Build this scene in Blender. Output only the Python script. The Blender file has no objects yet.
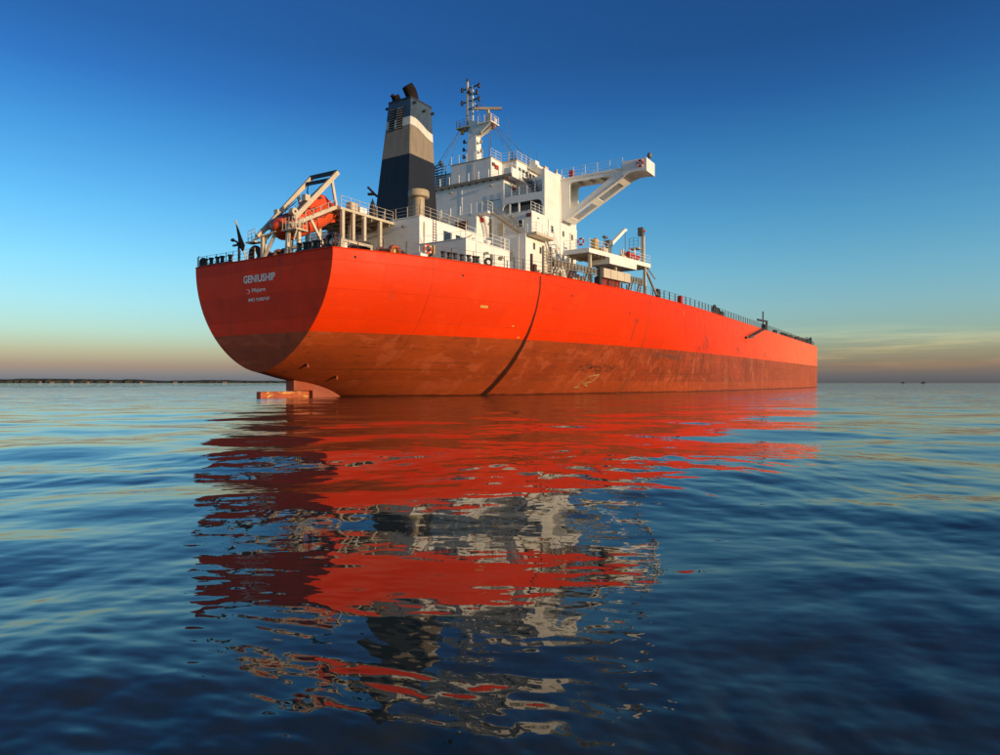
import bpy, math, random
import numpy as np
from mathutils import Matrix, Vector
random.seed(7)
R = math.radians
scene = bpy.context.scene
col = scene.collection

# ------------------------------------------------------------------ camera
cam_d = bpy.data.cameras.new('camera')
cam = bpy.data.objects.new('camera', cam_d); col.objects.link(cam)
cam.location = (0, 0, 1.336); cam.rotation_euler = (R(90), 0, 0)
cam_d.sensor_width = 36; cam_d.lens = 24.01; cam_d.shift_y = 0.0055
cam_d.clip_start = 0.1; cam_d.clip_end = 60000
scene.camera = cam

# ------------------------------------------------------------------ sky and sun
SUN_AZ = 127.0      # degrees clockwise from +Y (straight ahead)
SUN_EL = 6.5
world = bpy.data.worlds.new('World'); scene.world = world; world.use_nodes = True
wn = world.node_tree.nodes; wl = world.node_tree.links; wn.clear()
w_out = wn.new('ShaderNodeOutputWorld'); w_bg = wn.new('ShaderNodeBackground')
sky = wn.new('ShaderNodeTexSky'); sky.sky_type = 'NISHITA'; sky.sun_disc = False
sky.sun_elevation = R(SUN_EL); sky.sun_rotation = R(SUN_AZ)
sky.air_density = 1.0; sky.dust_density = 1.0; sky.ozone_density = 2.5; sky.altitude = 0
w_bg.inputs['Strength'].default_value = 0.15
# colour of the air by height above the horizon, the same all the way round
tc = wn.new('ShaderNodeTexCoord'); sep = wn.new('ShaderNodeSeparateXYZ')
wl.new(tc.outputs['Generated'], sep.inputs[0])
ramp = wn.new('ShaderNodeValToRGB'); wl.new(sep.outputs['Z'], ramp.inputs[0])
STOPS = [(0.0, (.54, .66, 1.45)), (.0076, (.563, .656, 1.393)), (.0228, (.76, .61, .84)), (.0418, (.90, .80, .84)), (.0671, (.906, 1.01, 1.071)), (.1048, (.878, 1.10, 1.198)),
         (.1542, (.734, 1.124, 1.254)), (.2262, (.493, 1.004, 1.247)), (.3166, (.278, .745, 1.10)), (.3793, (.182, .51, .93)), (.4325, (.153, .415, .77)), (.5, (.154, .41, .77)), (1.0, (.15, .40, .75))]
cr = ramp.color_ramp
while len(cr.elements) < len(STOPS): cr.elements.new(0.5)
for e, (p, c) in zip(cr.elements, STOPS): e.position = p; e.color = (*c, 1)
mul = wn.new('ShaderNodeMix'); mul.data_type = 'RGBA'; mul.blend_type = 'MULTIPLY'
mul.inputs[0].default_value = 1.0
wl.new(sky.outputs[0], mul.inputs[6]); wl.new(ramp.outputs[0], mul.inputs[7])
# thin streaks of cloud low over the horizon
cmap = wn.new('ShaderNodeMapping'); cmap.inputs['Scale'].default_value = (4.5, 4.5, 80); cmap.inputs['Location'].default_value = (5.5, 2.2, 7.7)
wl.new(tc.outputs['Generated'], cmap.inputs[0])
cno = wn.new('ShaderNodeTexNoise'); cno.inputs['Scale'].default_value = 1; cno.inputs['Detail'].default_value = 5; wl.new(cmap.outputs[0], cno.inputs['Vector'])
crm = wn.new('ShaderNodeMapRange'); crm.interpolation_type = 'SMOOTHSTEP'; crm.inputs[1].default_value = .44; crm.inputs[2].default_value = .64; wl.new(cno.outputs[0], crm.inputs[0])
cel = wn.new('ShaderNodeValToRGB'); wl.new(sep.outputs['Z'], cel.inputs[0])
cel.color_ramp.elements.new(.4); cel.color_ramp.elements.new(.6)
for e, (p_, v_) in zip(cel.color_ramp.elements, ((.014, 0), (.03, .9), (.055, 1), (.08, 0))): e.position = p_
for e, v_ in zip(cel.color_ramp.elements, (0, .9, 1, 0)): e.color = (v_, v_, v_, 1)
cm = wn.new('ShaderNodeMath'); cm.operation = 'MULTIPLY'; wl.new(crm.outputs[0], cm.inputs[0])
caz = wn.new('ShaderNodeMapRange'); caz.interpolation_type = 'SMOOTHSTEP'; caz.inputs[1].default_value = .05; caz.inputs[2].default_value = .55; wl.new(sep.outputs['X'], caz.inputs[0])   # the bank lies on the sunward side
cm2 = wn.new('ShaderNodeMath'); cm2.operation = 'MULTIPLY'; wl.new(cel.outputs[0], cm2.inputs[0]); wl.new(caz.outputs[0], cm2.inputs[1]); wl.new(cm2.outputs[0], cm.inputs[1])
cmix = wn.new('ShaderNodeMix'); cmix.data_type = 'RGBA'; wl.new(cm.outputs[0], cmix.inputs[0])
cmix.inputs[6].default_value = (1, 1, 1, 1); cmix.inputs[7].default_value = (1.6, 1.36, 1.12, 1)
cmul = wn.new('ShaderNodeMix'); cmul.data_type = 'RGBA'; cmul.blend_type = 'MULTIPLY'; cmul.inputs[0].default_value = 1
wl.new(mul.outputs[2], cmul.inputs[6]); wl.new(cmix.outputs[2], cmul.inputs[7])
wl.new(cmul.outputs[2], w_bg.inputs['Color']); wl.new(w_bg.outputs[0], w_out.inputs[0])

sun_d = bpy.data.lights.new('sun', 'SUN'); sun_d.energy = 2.9; sun_d.angle = R(0.5)
sun_d.color = (1.0, 0.72, 0.44)
sun = bpy.data.objects.new('sun', sun_d); col.objects.link(sun)
_d = Vector((math.sin(R(SUN_AZ)) * math.cos(R(SUN_EL)), math.cos(R(SUN_AZ)) * math.cos(R(SUN_EL)), math.sin(R(SUN_EL))))
sun.rotation_euler = _d.to_track_quat('Z', 'Y').to_euler()
vs = scene.view_settings
vs.view_transform = 'Standard'; vs.look = 'None'; vs.gamma = 1; vs.use_curve_mapping = False; vs.exposure = 0.5

# ------------------------------------------------------------------ materials
def nodes_of(name):
    m = bpy.data.materials.new(name); m.use_nodes = True
    nt = m.node_tree; return m, nt.nodes, nt.links, nt.nodes['Principled BSDF']
class N:
    """small wrapper that writes node graphs as expressions"""
    def __init__(s, nodes, links): s.n, s.l = nodes, links
    def _in(s, sock, v):
        if v is None: return
        if isinstance(v, bpy.types.NodeSocket): s.l.new(v, sock)
        else: sock.default_value = v
    def math(s, op, a, b=None, c=None, clamp=False):
        n = s.n.new('ShaderNodeMath'); n.operation = op; n.use_clamp = clamp
        s._in(n.inputs[0], a); s._in(n.inputs[1], b); s._in(n.inputs[2], c); return n.outputs[0]
    def obj(s): return s.n.new('ShaderNodeTexCoord').outputs['Object']
    def xyz(s, v):
        n = s.n.new('ShaderNodeSeparateXYZ'); s.l.new(v, n.inputs[0]); return n.outputs
    def vec(s, x, y, z):
        n = s.n.new('ShaderNodeCombineXYZ')
        for i, q in enumerate((x, y, z)): s._in(n.inputs[i], q)
        return n.outputs[0]
    def scale(s, v, sc):
        n = s.n.new('ShaderNodeVectorMath'); n.operation = 'MULTIPLY'; s.l.new(v, n.inputs[0]); n.inputs[1].default_value = sc; return n.outputs[0]
    def noise(s, v, scale=1, detail=4, rough=.55, dist=0):
        n = s.n.new('ShaderNodeTexNoise'); s._in(n.inputs['Vector'], v)
        n.inputs['Scale'].default_value = scale; n.inputs['Detail'].default_value = detail
        n.inputs['Roughness'].default_value = rough; n.inputs['Distortion'].default_value = dist
        return n.outputs[0]
    def ramp(s, f, lo, hi): # smooth 0..1
        n = s.n.new('ShaderNodeMapRange'); n.interpolation_type = 'SMOOTHSTEP'; s._in(n.inputs[0], f)
        s._in(n.inputs[1], lo); s._in(n.inputs[2], hi); return n.outputs[0]
    def mix(s, f, a, b):
        n = s.n.new('ShaderNodeMix'); n.data_type = 'RGBA'; s._in(n.inputs[0], f)
        for i, q in ((6, a), (7, b)):
            if isinstance(q, bpy.types.NodeSocket): s.l.new(q, n.inputs[i])
            else: n.inputs[i].default_value = (*q, 1)
        return n.outputs[2]
    def bump(s, h, strength=.3, dist=.05, normal=None):
        n = s.n.new('ShaderNodeBump'); n.inputs['Strength'].default_value = strength; n.inputs['Distance'].default_value = dist
        s.l.new(h, n.inputs['Height'])
        if normal is not None: s.l.new(normal, n.inputs['Normal'])
        return n.outputs[0]

MATS = {}
def paint(name, c, c2=None, rough=.5, metal=0., scale=.6, streak=True, rust=.0, spec=.5, seams=False):
    """painted steel: two tones, faint vertical runs, optional rust spots"""
    m, nn, ll, b = nodes_of(name); g = N(nn, ll)
    c2 = c2 or tuple(x * .8 for x in c)
    o = g.obj()
    f = g.ramp(g.noise(o, scale, 5, .6), .35, .7)
    colr = g.mix(f, c, c2)
    if streak:
        st = g.ramp(g.noise(g.scale(o, (3, 3, .25)), 1.2, 3), .55, .8)
        colr = g.mix(g.math('MULTIPLY', st, .35), colr, tuple(x * .7 for x in c2))
    if rust:
        rs = g.ramp(g.noise(g.scale(o, (1, 1, .35)), 1.1, 6, .7), .72 - rust, .80 - rust * .6)
        colr = g.mix(g.math('MULTIPLY', rs, .8), colr, (.22, .085, .035))
    if seams:       # plate joints every few metres and rust weeping from edges and fittings
        x, y, z = g.xyz(o)
        br = nn.new('ShaderNodeTexBrick'); ll.new(g.vec(g.math('ADD', x, y), z, 0.0), br.inputs['Vector'])
        br.inputs['Scale'].default_value = 1; br.inputs['Brick Width'].default_value = 4.6; br.inputs['Row Height'].default_value = 1.8; br.inputs['Mortar Size'].default_value = .03
        colr = g.mix(g.math('MULTIPLY', br.outputs['Fac'], .16), colr, (.34, .26, .19))
        run = g.math('MULTIPLY', g.ramp(g.noise(g.scale(o, (2.2, 2.2, .12)), 1, 5, .7), .60, .74), g.ramp(g.noise(o, .35, 3), .42, .62))
        colr = g.mix(g.math('MULTIPLY', run, .55), colr, (.40, .24, .13))
    ll.new(colr, b.inputs['Base Color'])
    b.inputs['Roughness'].default_value = rough; b.inputs['Metallic'].default_value = metal
    b.inputs['Specular IOR Level'].default_value = spec
    ll.new(g.bump(g.noise(o, 2.2, 4), .12, .06), b.inputs['Normal'])
    MATS[name] = m; return m

WHITE = paint('white_paint', (.84, .82, .76), (.77, .74, .67), .45, rust=.045, seams=True)
WHITE2 = paint('white_paint_clean', (.86, .85, .80), (.80, .78, .71), .45)
CREAM = paint('cream_paint', (.60, .51, .38), (.52, .43, .30), .5, rust=.03)
BEIGE = paint('beige_steel', (.33, .27, .19), (.24, .19, .13), .6, rust=.08)
DARK = paint('black_steel', (.018, .018, .02), (.03, .026, .024), .55)
BLACKC = paint('black_cloth', (.006, .006, .008), (.010, .009, .009), .9, spec=.1)
BROWN = paint('primer_steel', (.16, .05, .035), (.10, .035, .028), .6)
REDP = paint('red_paint', (.50, .02, .015), (.36, .016, .012), .45)
TAN = paint('tan_paint', (.43, .34, .22), (.35, .27, .17), .55, rust=.05)
GANG = paint('weathered_alloy', (.22, .17, .115), (.13, .10, .07), .6, rust=.08)
ORANGEB = paint('lifeboat_orange', (.72, .085, .018), (.60, .065, .014), .35, streak=False)
ORANGE = paint('orange_paint', (.65, .12, .03), (.5, .08, .02), .45)
RUSTO = paint('rust_orange', (.40, .085, .03), (.26, .06, .03), .6, rust=.08)
YELLOW = paint('yellow_paint', (.65, .42, .08), (.5, .3, .06), .5)
GREENG = paint('green_grey_paint', (.07, .13, .12), (.05, .09, .09), .5)
GREY = paint('grey_steel', (.16, .16, .16), (.10, .10, .10), .5)
SOOT = paint('soot_steel', (.012, .009, .008), (.03, .016, .010), .85, spec=.15)
DECKM = paint('deck_paint', (.16, .06, .04), (.11, .05, .04), .7)
LETTER = paint('letter_paint', (.74, .72, .68), (.62, .59, .54), .5)
MARK = paint('mark_paint', (.40, .23, .08), (.34, .15, .05), .6, rust=.08)
def glass_mat():
    m, nn, ll, b = nodes_of('window_glass'); g = N(nn, ll)
    f = g.noise(g.obj(), .7, 2)
    ll.new(g.mix(f, (.012, .016, .02), (.03, .035, .04)), b.inputs['Base Color'])
    b.inputs['Roughness'].default_value = .08; return m
GLASS = glass_mat()

DECK_Z, TRIM, BELT, BELT_TR = 15.7, .002, 7.2, .005
def hull_mat():
    m, nn, ll, b = nodes_of('hull_paint'); g = N(nn, ll)
    o = g.obj(); x, y, z = g.xyz(o)
    side = g.vec(y, g.math('MULTIPLY', x, .6), z)               # unrolled along the side
    # upper paint
    cloud = g.ramp(g.noise(g.scale(side, (.06, .06, .16)), 1, 4, .5), .3, .75)
    up = g.mix(cloud, (.76, .039, .0012), (.66, .032, .0012))
    runs = g.ramp(g.noise(g.scale(side, (1.1, 1.1, .05)), 1.0, 4, .6), .55, .8)
    up = g.mix(g.math('MULTIPLY', runs, .42), up, (.52, .035, .006))
    patch = g.ramp(g.noise(g.scale(side, (.25, .25, .4)), 1.0, 2), .62, .66)
    up = g.mix(g.math('MULTIPLY', patch, .22), up, (.80, .062, .006))
    fade = g.ramp(y, 60, 230)                                   # distance haze and gloss put into the colour, paler towards the bow
    up = g.mix(g.math('MULTIPLY', fade, .75), up, (.82, .20, .085))
    # rust weeping from the deck edge and scuffs
    weep = g.math('MULTIPLY', g.ramp(g.noise(g.scale(side, (1.6, 1.6, .09)), 1, 5, .65), .55, .72), g.ramp(z, 6.5, 15.5))
    up = g.mix(g.math('MULTIPLY', weep, .45), up, (.30, .06, .025))
    scuff = g.ramp(g.noise(g.scale(side, (.5, .5, .9)), 1, 7, .74), .62, .72)
    up = g.mix(g.math('MULTIPLY', scuff, .45), up, (.28, .07, .035))
    # overflow stain and a scraped patch
    for sy, sz, ry, rz, dr in ((51.2, 11.4, .75, .55, 0), (50.9, 9.6, .3, 2.0, 0), (84.5, 9.6, 2.6, 1.9, 1), (80.5, 8.4, 1.4, .7, 1), (110.0, 9.0, 2.5, 1.2, 1), (140, 9.3, 2.0, .8, 1)):
        ex = g.math('DIVIDE', g.math('SUBTRACT', y, sy), ry); ez = g.math('DIVIDE', g.math('SUBTRACT', z, sz), rz)
        e2 = g.math('ADD', g.math('MULTIPLY', ex, ex), g.math('MULTIPLY', ez, ez))
        mk = g.math('SUBTRACT', 1, g.ramp(e2, .15, 1.1))
        if dr: mk = g.math('MULTIPLY', mk, g.ramp(g.noise(g.scale(side, (1.2, 1.2, .8)), 1, 6, .75), .45, .58))
        else: mk = g.math('MULTIPLY', mk, g.ramp(g.noise(g.scale(side, (2, 2, 1)), 1, 4, .7), .2, .5))
        up = g.mix(g.math('MULTIPLY', mk, .6), up, (.20, .045, .022))
    # lower antifouling
    c1 = g.ramp(g.noise(g.scale(side, (.10, .10, .22)), 1, 6, .62), .32, .68)
    lo = g.mix(c1, (.37, .062, .013), (.25, .045, .013))
    red = g.ramp(y, 18, 60)
    lo = g.mix(g.math('MULTIPLY', red, .6), lo, g.mix(c1, (.37, .058, .020), (.26, .040, .016)))
    blot = g.ramp(g.noise(g.scale(side, (.35, .35, .55)), 1, 4, .6, .6), .53, .62)
    lo = g.mix(g.math('MULTIPLY', blot, .6), lo, (.46, .095, .035))
    fine = g.ramp(g.noise(g.scale(side, (.9, .9, 2.4)), 1, 7, .75), .54, .66)
    lo = g.mix(g.math('MULTIPLY', fine, .62), lo, (.12, .032, .012))
    vert = g.ramp(g.noise(g.scale(side, (1.3, 1.3, .05)), 1, 4, .65), .50, .66)
    lo = g.mix(g.math('MULTIPLY', vert, g.math('MULTIPLY', .8, g.ramp(y, 10, 90))), lo, (.15, .038, .016))
    pale = g.math('MULTIPLY', g.ramp(g.noise(g.scale(side, (.22, .22, .10)), 1, 6, .7), .57, .68), g.ramp(y, 60, 110))
    lo = g.mix(g.math('MULTIPLY', pale, .7), lo, (.50, .20, .09))
    lo = g.mix(g.math('MULTIPLY', g.ramp(y, 80, 220), .45), lo, (.52, .12, .045))          # haze and gloss painted into the lower hull too, paler forward
    spk = g.noise(g.scale(side, (1.7, 1.7, 1.1)), 1, 9, .82)
    fwd = g.ramp(y, 25, 70)
    lo = g.mix(g.math('MULTIPLY', g.math('MULTIPLY', g.ramp(spk, .55, .60), fwd), .75), lo, (.12, .03, .014))
    lo = g.mix(g.math('MULTIPLY', g.math('MULTIPLY', g.math('SUBTRACT', 1, g.ramp(spk, .38, .43)), fwd), .5), lo, (.55, .17, .08))
    vf = g.noise(g.scale(side, (2.6, 2.6, .045)), 1, 6, .75)
    lo = g.mix(g.math('MULTIPLY', g.math('MULTIPLY', g.ramp(vf, .52, .60), fwd), .65), lo, (.14, .034, .014))
    lo = g.mix(g.math('MULTIPLY', g.math('MULTIPLY', g.math('SUBTRACT', 1, g.ramp(vf, .34, .41)), g.ramp(y, 60, 120)), .5), lo, (.56, .24, .12))
    # dark scrape along mid lower hull
    sx = g.math('ABSOLUTE', g.math('SUBTRACT', y, 45)); sz = g.math('ABSOLUTE', g.math('SUBTRACT', z, 3.9))
    scr = g.math('MULTIPLY', g.math('SUBTRACT', 1, g.ramp(sx, 2, 9)), g.math('SUBTRACT', 1, g.ramp(sz, .15, .95)))
    scr = g.math('MULTIPLY', scr, g.ramp(g.noise(g.scale(side, (1.1, 1.1, 3)), 1, 5, .7), .46, .60))
    lo = g.mix(g.math('MULTIPLY', scr, .9), lo, (.06, .028, .02))
    sx2 = g.math('ABSOLUTE', g.math('SUBTRACT', y, 66)); sz2 = g.math('ABSOLUTE', g.math('SUBTRACT', z, 6.4))
    scr2 = g.math('MULTIPLY', g.math('SUBTRACT', 1, g.ramp(sx2, 3, 11)), g.math('SUBTRACT', 1, g.ramp(sz2, .2, .8)))
    scr2 = g.math('MULTIPLY', scr2, g.ramp(g.noise(g.scale(side, (.7, .7, 2)), 1, 5, .7), .40, .58))
    lo = g.mix(g.math('MULTIPLY', scr2, .7), lo, (.09, .05, .04))
    # long rubbing lines left by fenders, and a cleaner band near the water
    rub = g.ramp(g.noise(g.scale(side, (.035, .035, 2.6)), 1, 5, .6), .56, .70)
    lo = g.mix(g.math('MULTIPLY', rub, .5), lo, (.13, .034, .012))
    band = g.math('SUBTRACT', 1, g.ramp(g.math('ADD', z, g.math('MULTIPLY', g.noise(g.scale(side, (.08, .08, .3)), 1, 3), .5)), 2.05, 2.25))
    lo = g.mix(g.math('MULTIPLY', band, .38), lo, (.42, .075, .02))
    # wet growth just above the water
    wob = g.math('MULTIPLY', g.noise(g.scale(side, (.5, .5, .2)), 1, 5), .5)
    wet = g.math('SUBTRACT', 1, g.ramp(g.math('ADD', z, wob), .34, .55))
    lo = g.mix(g.math('MULTIPLY', wet, .8), lo, (.05, .018, .012))
    stripe = g.ramp(g.math('ABSOLUTE', g.math('SUBTRACT', z, 1.95)), .0, .12)
    lo = g.mix(g.math('MULTIPLY', g.math('SUBTRACT', 1, stripe), .25), lo, (.34, .10, .05))
    # boundary
    bz = g.math('ADD', BELT, g.math('MULTIPLY', y, BELT_TR))
    bz = g.math('ADD', bz, g.math('MULTIPLY', g.math('SUBTRACT', g.noise(g.scale(side, (1.5, 1.5, .3)), 1, 4), .5), .12))
    isup = g.ramp(g.math('SUBTRACT', z, bz), -.03, .03)
    c = g.mix(isup, lo, up)
    # frame-line stains that follow the sections of the hull: widening towards the water
    for fy, wt, wb, amt, zc in ((26.3, .15, .60, .94, 15.4), (55.2, .10, .55, .6, 15.6), (10.6, .035, .04, .35, 15.6), (83.0, .10, .10, .5, 15.6)):
        wid = g.math('ADD', wt, g.math('MULTIPLY', g.ramp(z, 13, 0), wb - wt))
        jit = g.math('MULTIPLY', g.math('SUBTRACT', g.noise(g.scale(o, (0.3, .3, .8)), 1, 4), .5), .25)
        dd = g.math('ABSOLUTE', g.math('ADD', g.math('SUBTRACT', y, fy), jit))
        ln = g.math('MULTIPLY', g.math('SUBTRACT', 1, g.ramp(g.math('DIVIDE', dd, wid), .55, 1.25)), g.math('LESS_THAN', z, zc))
        brk = g.ramp(g.noise(g.scale(o, (.5, .5, .7)), 1, 5, .7), .30, .42) if amt < .9 else g.ramp(g.noise(o, .8, 5, .7), .16, .36)
        c = g.mix(g.math('MULTIPLY', g.math('MULTIPLY', ln, brk), amt), c, (.03, .012, .008) if fy != 55.2 else (.20, .055, .02))
    HULLC = c
    rg = g.math('ADD', .38, g.math('MULTIPLY', g.noise(g.scale(side, (.4, .4, .6)), 1, 4), .25)); ll.new(rg, b.inputs['Roughness'])
    b.inputs['Specular IOR Level'].default_value = .14
    # plate seams and slight dishing between frames
    br = nn.new('ShaderNodeTexBrick'); ll.new(g.vec(y, z, 0.0), br.inputs['Vector'])
    br.inputs['Scale'].default_value = 1; br.inputs['Brick Width'].default_value = 10.5; br.inputs['Row Height'].default_value = 2.9
    br.inputs['Mortar Size'].default_value = .035; br.inputs['Mortar Smooth'].default_value = .4
    br.inputs['Color1'].default_value = (.86, .86, .86, 1); br.inputs['Color2'].default_value = (1, 1, 1, 1); br.inputs['Mortar'].default_value = (.74, .74, .74, 1)
    pl = nn.new('ShaderNodeMix'); pl.data_type = 'RGBA'; pl.blend_type = 'MULTIPLY'; pl.inputs[0].default_value = .55
    ll.new(HULLC, pl.inputs[6]); ll.new(br.outputs['Color'], pl.inputs[7]); ll.new(pl.outputs[2], b.inputs['Base Color'])
    dish = g.noise(g.scale(side, (.5, .5, .45)), 1, 2)
    h = g.math('ADD', g.math('MULTIPLY', br.outputs['Fac'], .25), dish)
    ll.new(g.bump(h, .5, .12), b.inputs['Normal'])
    return m
HULL = hull_mat()

def funnel_mat():
    m, nn, ll, b = nodes_of('funnel_paint'); g = N(nn, ll)
    o = g.obj(); x, y, z = g.xyz(o)
    u = g.ramp(y, 24.3, 28.3)
    wave = g.math('SUBTRACT', 39.25, g.math('MULTIPLY', u, 1.15))
    zz = g.math('SUBTRACT', z, wave)
    n = g.noise(g.scale(o, (2, 2, .3)), 1, 5, .6)
    navy = g.mix(g.ramp(n, .4, .7), (.007, .008, .010), (.014, .014, .017))
    beige = g.mix(g.ramp(n, .4, .75), (.27, .215, .145), (.20, .155, .105))
    white = g.mix(g.ramp(n, .5, .8), (.70, .66, .56), (.50, .44, .34))
    blue = g.mix(g.ramp(n, .4, .7), (.045, .08, .12), (.032, .055, .085))
    c = g.mix(g.math('GREATER_THAN', z, 33.75), navy, beige)
    c = g.mix(g.math('GREATER_THAN', zz, -1.2), c, white)
    c = g.mix(g.math('GREATER_THAN', zz, 0.0), c, blue)
    soot = g.math('MULTIPLY', g.ramp(g.noise(g.scale(o, (1.5, 1.5, .2)), 1, 5, .7), .45, .75), g.ramp(z, 36, 43))
    c = g.mix(g.math('MULTIPLY', soot, .6), c, (.02, .02, .022))
    ll.new(c, b.inputs['Base Color']); b.inputs['Roughness'].default_value = .5
    ll.new(g.bump(g.noise(g.scale(o, (.6, .6, .6)), 1, 3), .2, .1), b.inputs['Normal'])
    return m
FUNNEL = funnel_mat()

def rudder_mat():
    m, nn, ll, b = nodes_of('rudder_paint'); g = N(nn, ll)
    o = g.obj()
    n = g.noise(g.scale(o, (1, .5, 1)), 1.2, 6, .65)
    c = g.mix(g.ramp(n, .35, .7), (.42, .085, .02), (.28, .05, .018))
    y2 = g.ramp(g.noise(g.scale(o, (1, .9, 2.6)), 1.0, 5, .6, .8), .55, .63)
    c = g.mix(g.math('MULTIPLY', y2, .85), c, (.62, .36, .10))
    ll.new(c, b.inputs['Base Color']); b.inputs['Roughness'].default_value = .55
    return m
RUDDER = rudder_mat()
HORN = paint('horn_paint', (.29, .054, .016), (.23, .042, .014), .6, rust=.06)

def sea_mat():
    m, nn, ll, b = nodes_of('sea_water'); g = N(nn, ll)
    o = g.obj()
    b.inputs['Base Color'].default_value = (.034, .037, .027, 1)
    b.inputs['Roughness'].default_value = .006
    b.inputs['IOR'].default_value = 1.333
    b.inputs['Specular Tint'].default_value = (1, .93, .80, 1)
    x, y, z = g.xyz(o)
    dist = g.math('SQRT', g.math('ADD', g.math('MULTIPLY', x, x), g.math('MULTIPLY', y, y)))
    w1 = g.noise(g.scale(o, (.30, .62, 1)), 1.0, 3, .5, .2)          # long ripples
    w2 = g.noise(g.scale(o, (.9, 1.9, 1)), 1.0, 3, .5, .3)
    w3 = g.noise(g.scale(o, (3.2, 6.0, 1)), 1.0, 2, .5)
    far = g.ramp(dist, 25, 70)                                        # carries on where the mesh waves run out
    h = g.math('MULTIPLY', w1, g.math('MULTIPLY', far, .16))
    h = g.math('ADD', h, g.math('MULTIPLY', w2, g.math('ADD', .007, g.math('MULTIPLY', far, .05))))
    h = g.math('ADD', h, g.math('MULTIPLY', w3, .0014))
    ll.new(g.bump(h, 1.0, 1.0), b.inputs['Normal'])
    return m
SEA = sea_mat()

def leaf_mat():
    m, nn, ll, b = nodes_of('far_woods'); g = N(nn, ll)
    n = g.noise(g.obj(), .05, 4)
    ll.new(g.mix(n, (.018, .022, .016), (.035, .036, .024)), b.inputs['Base Color']); b.inputs['Roughness'].default_value = .9
    return m
WOODS = leaf_mat()
SAND = paint('shore_sand', (.20, .16, .12), (.14, .11, .085), .9)
HOUSEW = paint('house_wall', (.22, .15, .115), (.19, .135, .11), .8)
ROOFM = paint('house_roof', (.20, .11, .09), (.15, .09, .08), .8)

# ------------------------------------------------------------------ mesh helpers
class MB:
    def __init__(s): s.v = []; s.f = []
    def add(s, vs, fs):
        k = len(s.v); s.v += [tuple(p) for p in vs]; s.f += [tuple(i + k for i in q) for q in fs]; return s
    def box(s, x0, x1, y0, y1, z0, z1):
        return s.add([(x0,y0,z0),(x1,y0,z0),(x1,y1,z0),(x0,y1,z0),(x0,y0,z1),(x1,y0,z1),(x1,y1,z1),(x0,y1,z1)],
              [(0,3,2,1),(4,5,6,7),(0,1,5,4),(1,2,6,5),(2,3,7,6),(3,0,4,7)])
    def beam(s, p, q, w, h):
        p, q = Vector(p), Vector(q); d = (q - p).normalized()
        a = d.cross(Vector((0, 0, 1)))
        a = Vector((1, 0, 0)) if a.length < 1e-4 else a.normalized()
        c = a.cross(d)
        vs = [e + a * (i * w / 2) + c * (j * h / 2) for e in (p, q) for i, j in ((-1,-1),(1,-1),(1,1),(-1,1))]
        return s.add(vs, [(0,1,2,3),(4,7,6,5),(0,4,5,1),(1,5,6,2),(2,6,7,3),(3,7,4,0)])
    def tube(s, pts, r, n=6, closed=False):
        pts = [Vector(p) for p in pts]; m = len(pts)
        rs = r if isinstance(r, (list, tuple)) else [r] * m
        rings = []
        for i, p in enumerate(pts):
            if closed: d = pts[(i + 1) % m] - pts[i - 1]
            else: d = pts[min(i + 1, m - 1)] - pts[max(i - 1, 0)]
            d.normalize()
            a = d.cross(Vector((0, 0, 1)))
            a = d.cross(Vector((0, 1, 0))) if a.length < .05 else a
            a.normalize(); c = d.cross(a)
            rings.append([p + (a * math.cos(t) + c * math.sin(t)) * rs[i] for t in [2 * math.pi * j / n for j in range(n)]])
        vs = [q for rg in rings for q in rg]; fs = []
        for i in range(m if closed else m - 1):
            for j in range(n):
                A, B = i * n, ((i + 1) % m) * n
                fs.append((A + j, A + (j + 1) % n, B + (j + 1) % n, B + j))
        if not closed: fs += [tuple(range(n))[::-1], tuple(range((m - 1) * n, m * n))]
        return s.add(vs, fs)
    def lathe(s, c, prof, n=20):
        vs = []; fs = []; m = len(prof)
        for r, z in prof:
            vs += [(c[0] + r * math.cos(2*math.pi*j/n), c[1] + r * math.sin(2*math.pi*j/n), c[2] + z) for j in range(n)]
        for i in range(m - 1):
            for j in range(n): fs.append((i*n + j, i*n + (j+1) % n, (i+1)*n + (j+1) % n, (i+1)*n + j))
        fs += [tuple(range(n))[::-1], tuple(range((m-1)*n, m*n))]
        return s.add(vs, fs)
    def prism(s, poly, z0, z1):                  # poly in (x, y)
        n = len(poly)
        return s.add([(x, y, z0) for x, y in poly] + [(x, y, z1) for x, y in poly],
            [tuple(range(n))[::-1], tuple(range(n, 2*n))] + [(i, (i+1) % n, n + (i+1) % n, n + i) for i in range(n)])
    def slab_xz(s, poly, y0, y1):                # poly in (x, z), extruded along y
        n = len(poly)
        return s.add([(x, y0, z) for x, z in poly] + [(x, y1, z) for x, z in poly],
            [tuple(range(n)), tuple(range(n, 2*n))[::-1]] + [(i, n + i, n + (i+1) % n, (i+1) % n) for i in range(n)])
    def slab_yz(s, poly, x0, x1):
        n = len(poly)
        return s.add([(x0, y, z) for y, z in poly] + [(x1, y, z) for y, z in poly],
            [tuple(range(n))[::-1], tuple(range(n, 2*n))] + [(i, (i+1) % n, n + (i+1) % n, n + i) for i in range(n)])
    def build(s, name, mat, parent=None, smooth=False, label=None, bevel=0):
        me = bpy.data.meshes.new(name); me.from_pydata(s.v, [], s.f)
        import bmesh
        bm = bmesh.new(); bm.from_mesh(me); bmesh.ops.recalc_face_normals(bm, faces=bm.faces); bm.to_mesh(me); bm.free()
        me.materials.append(mat)
        if smooth:
            for p in me.polygons: p.use_smooth = True
            me.set_sharp_from_angle(angle=R(40))
        o = bpy.data.objects.new(name, me); col.objects.link(o)
        if parent is not None: o.parent = parent
        if label: o['label'] = label
        if bevel:
            b = o.modifiers.new('bevel', 'BEVEL'); b.width = bevel; b.segments = 2; b.limit_method = 'ANGLE'
        return o
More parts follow.
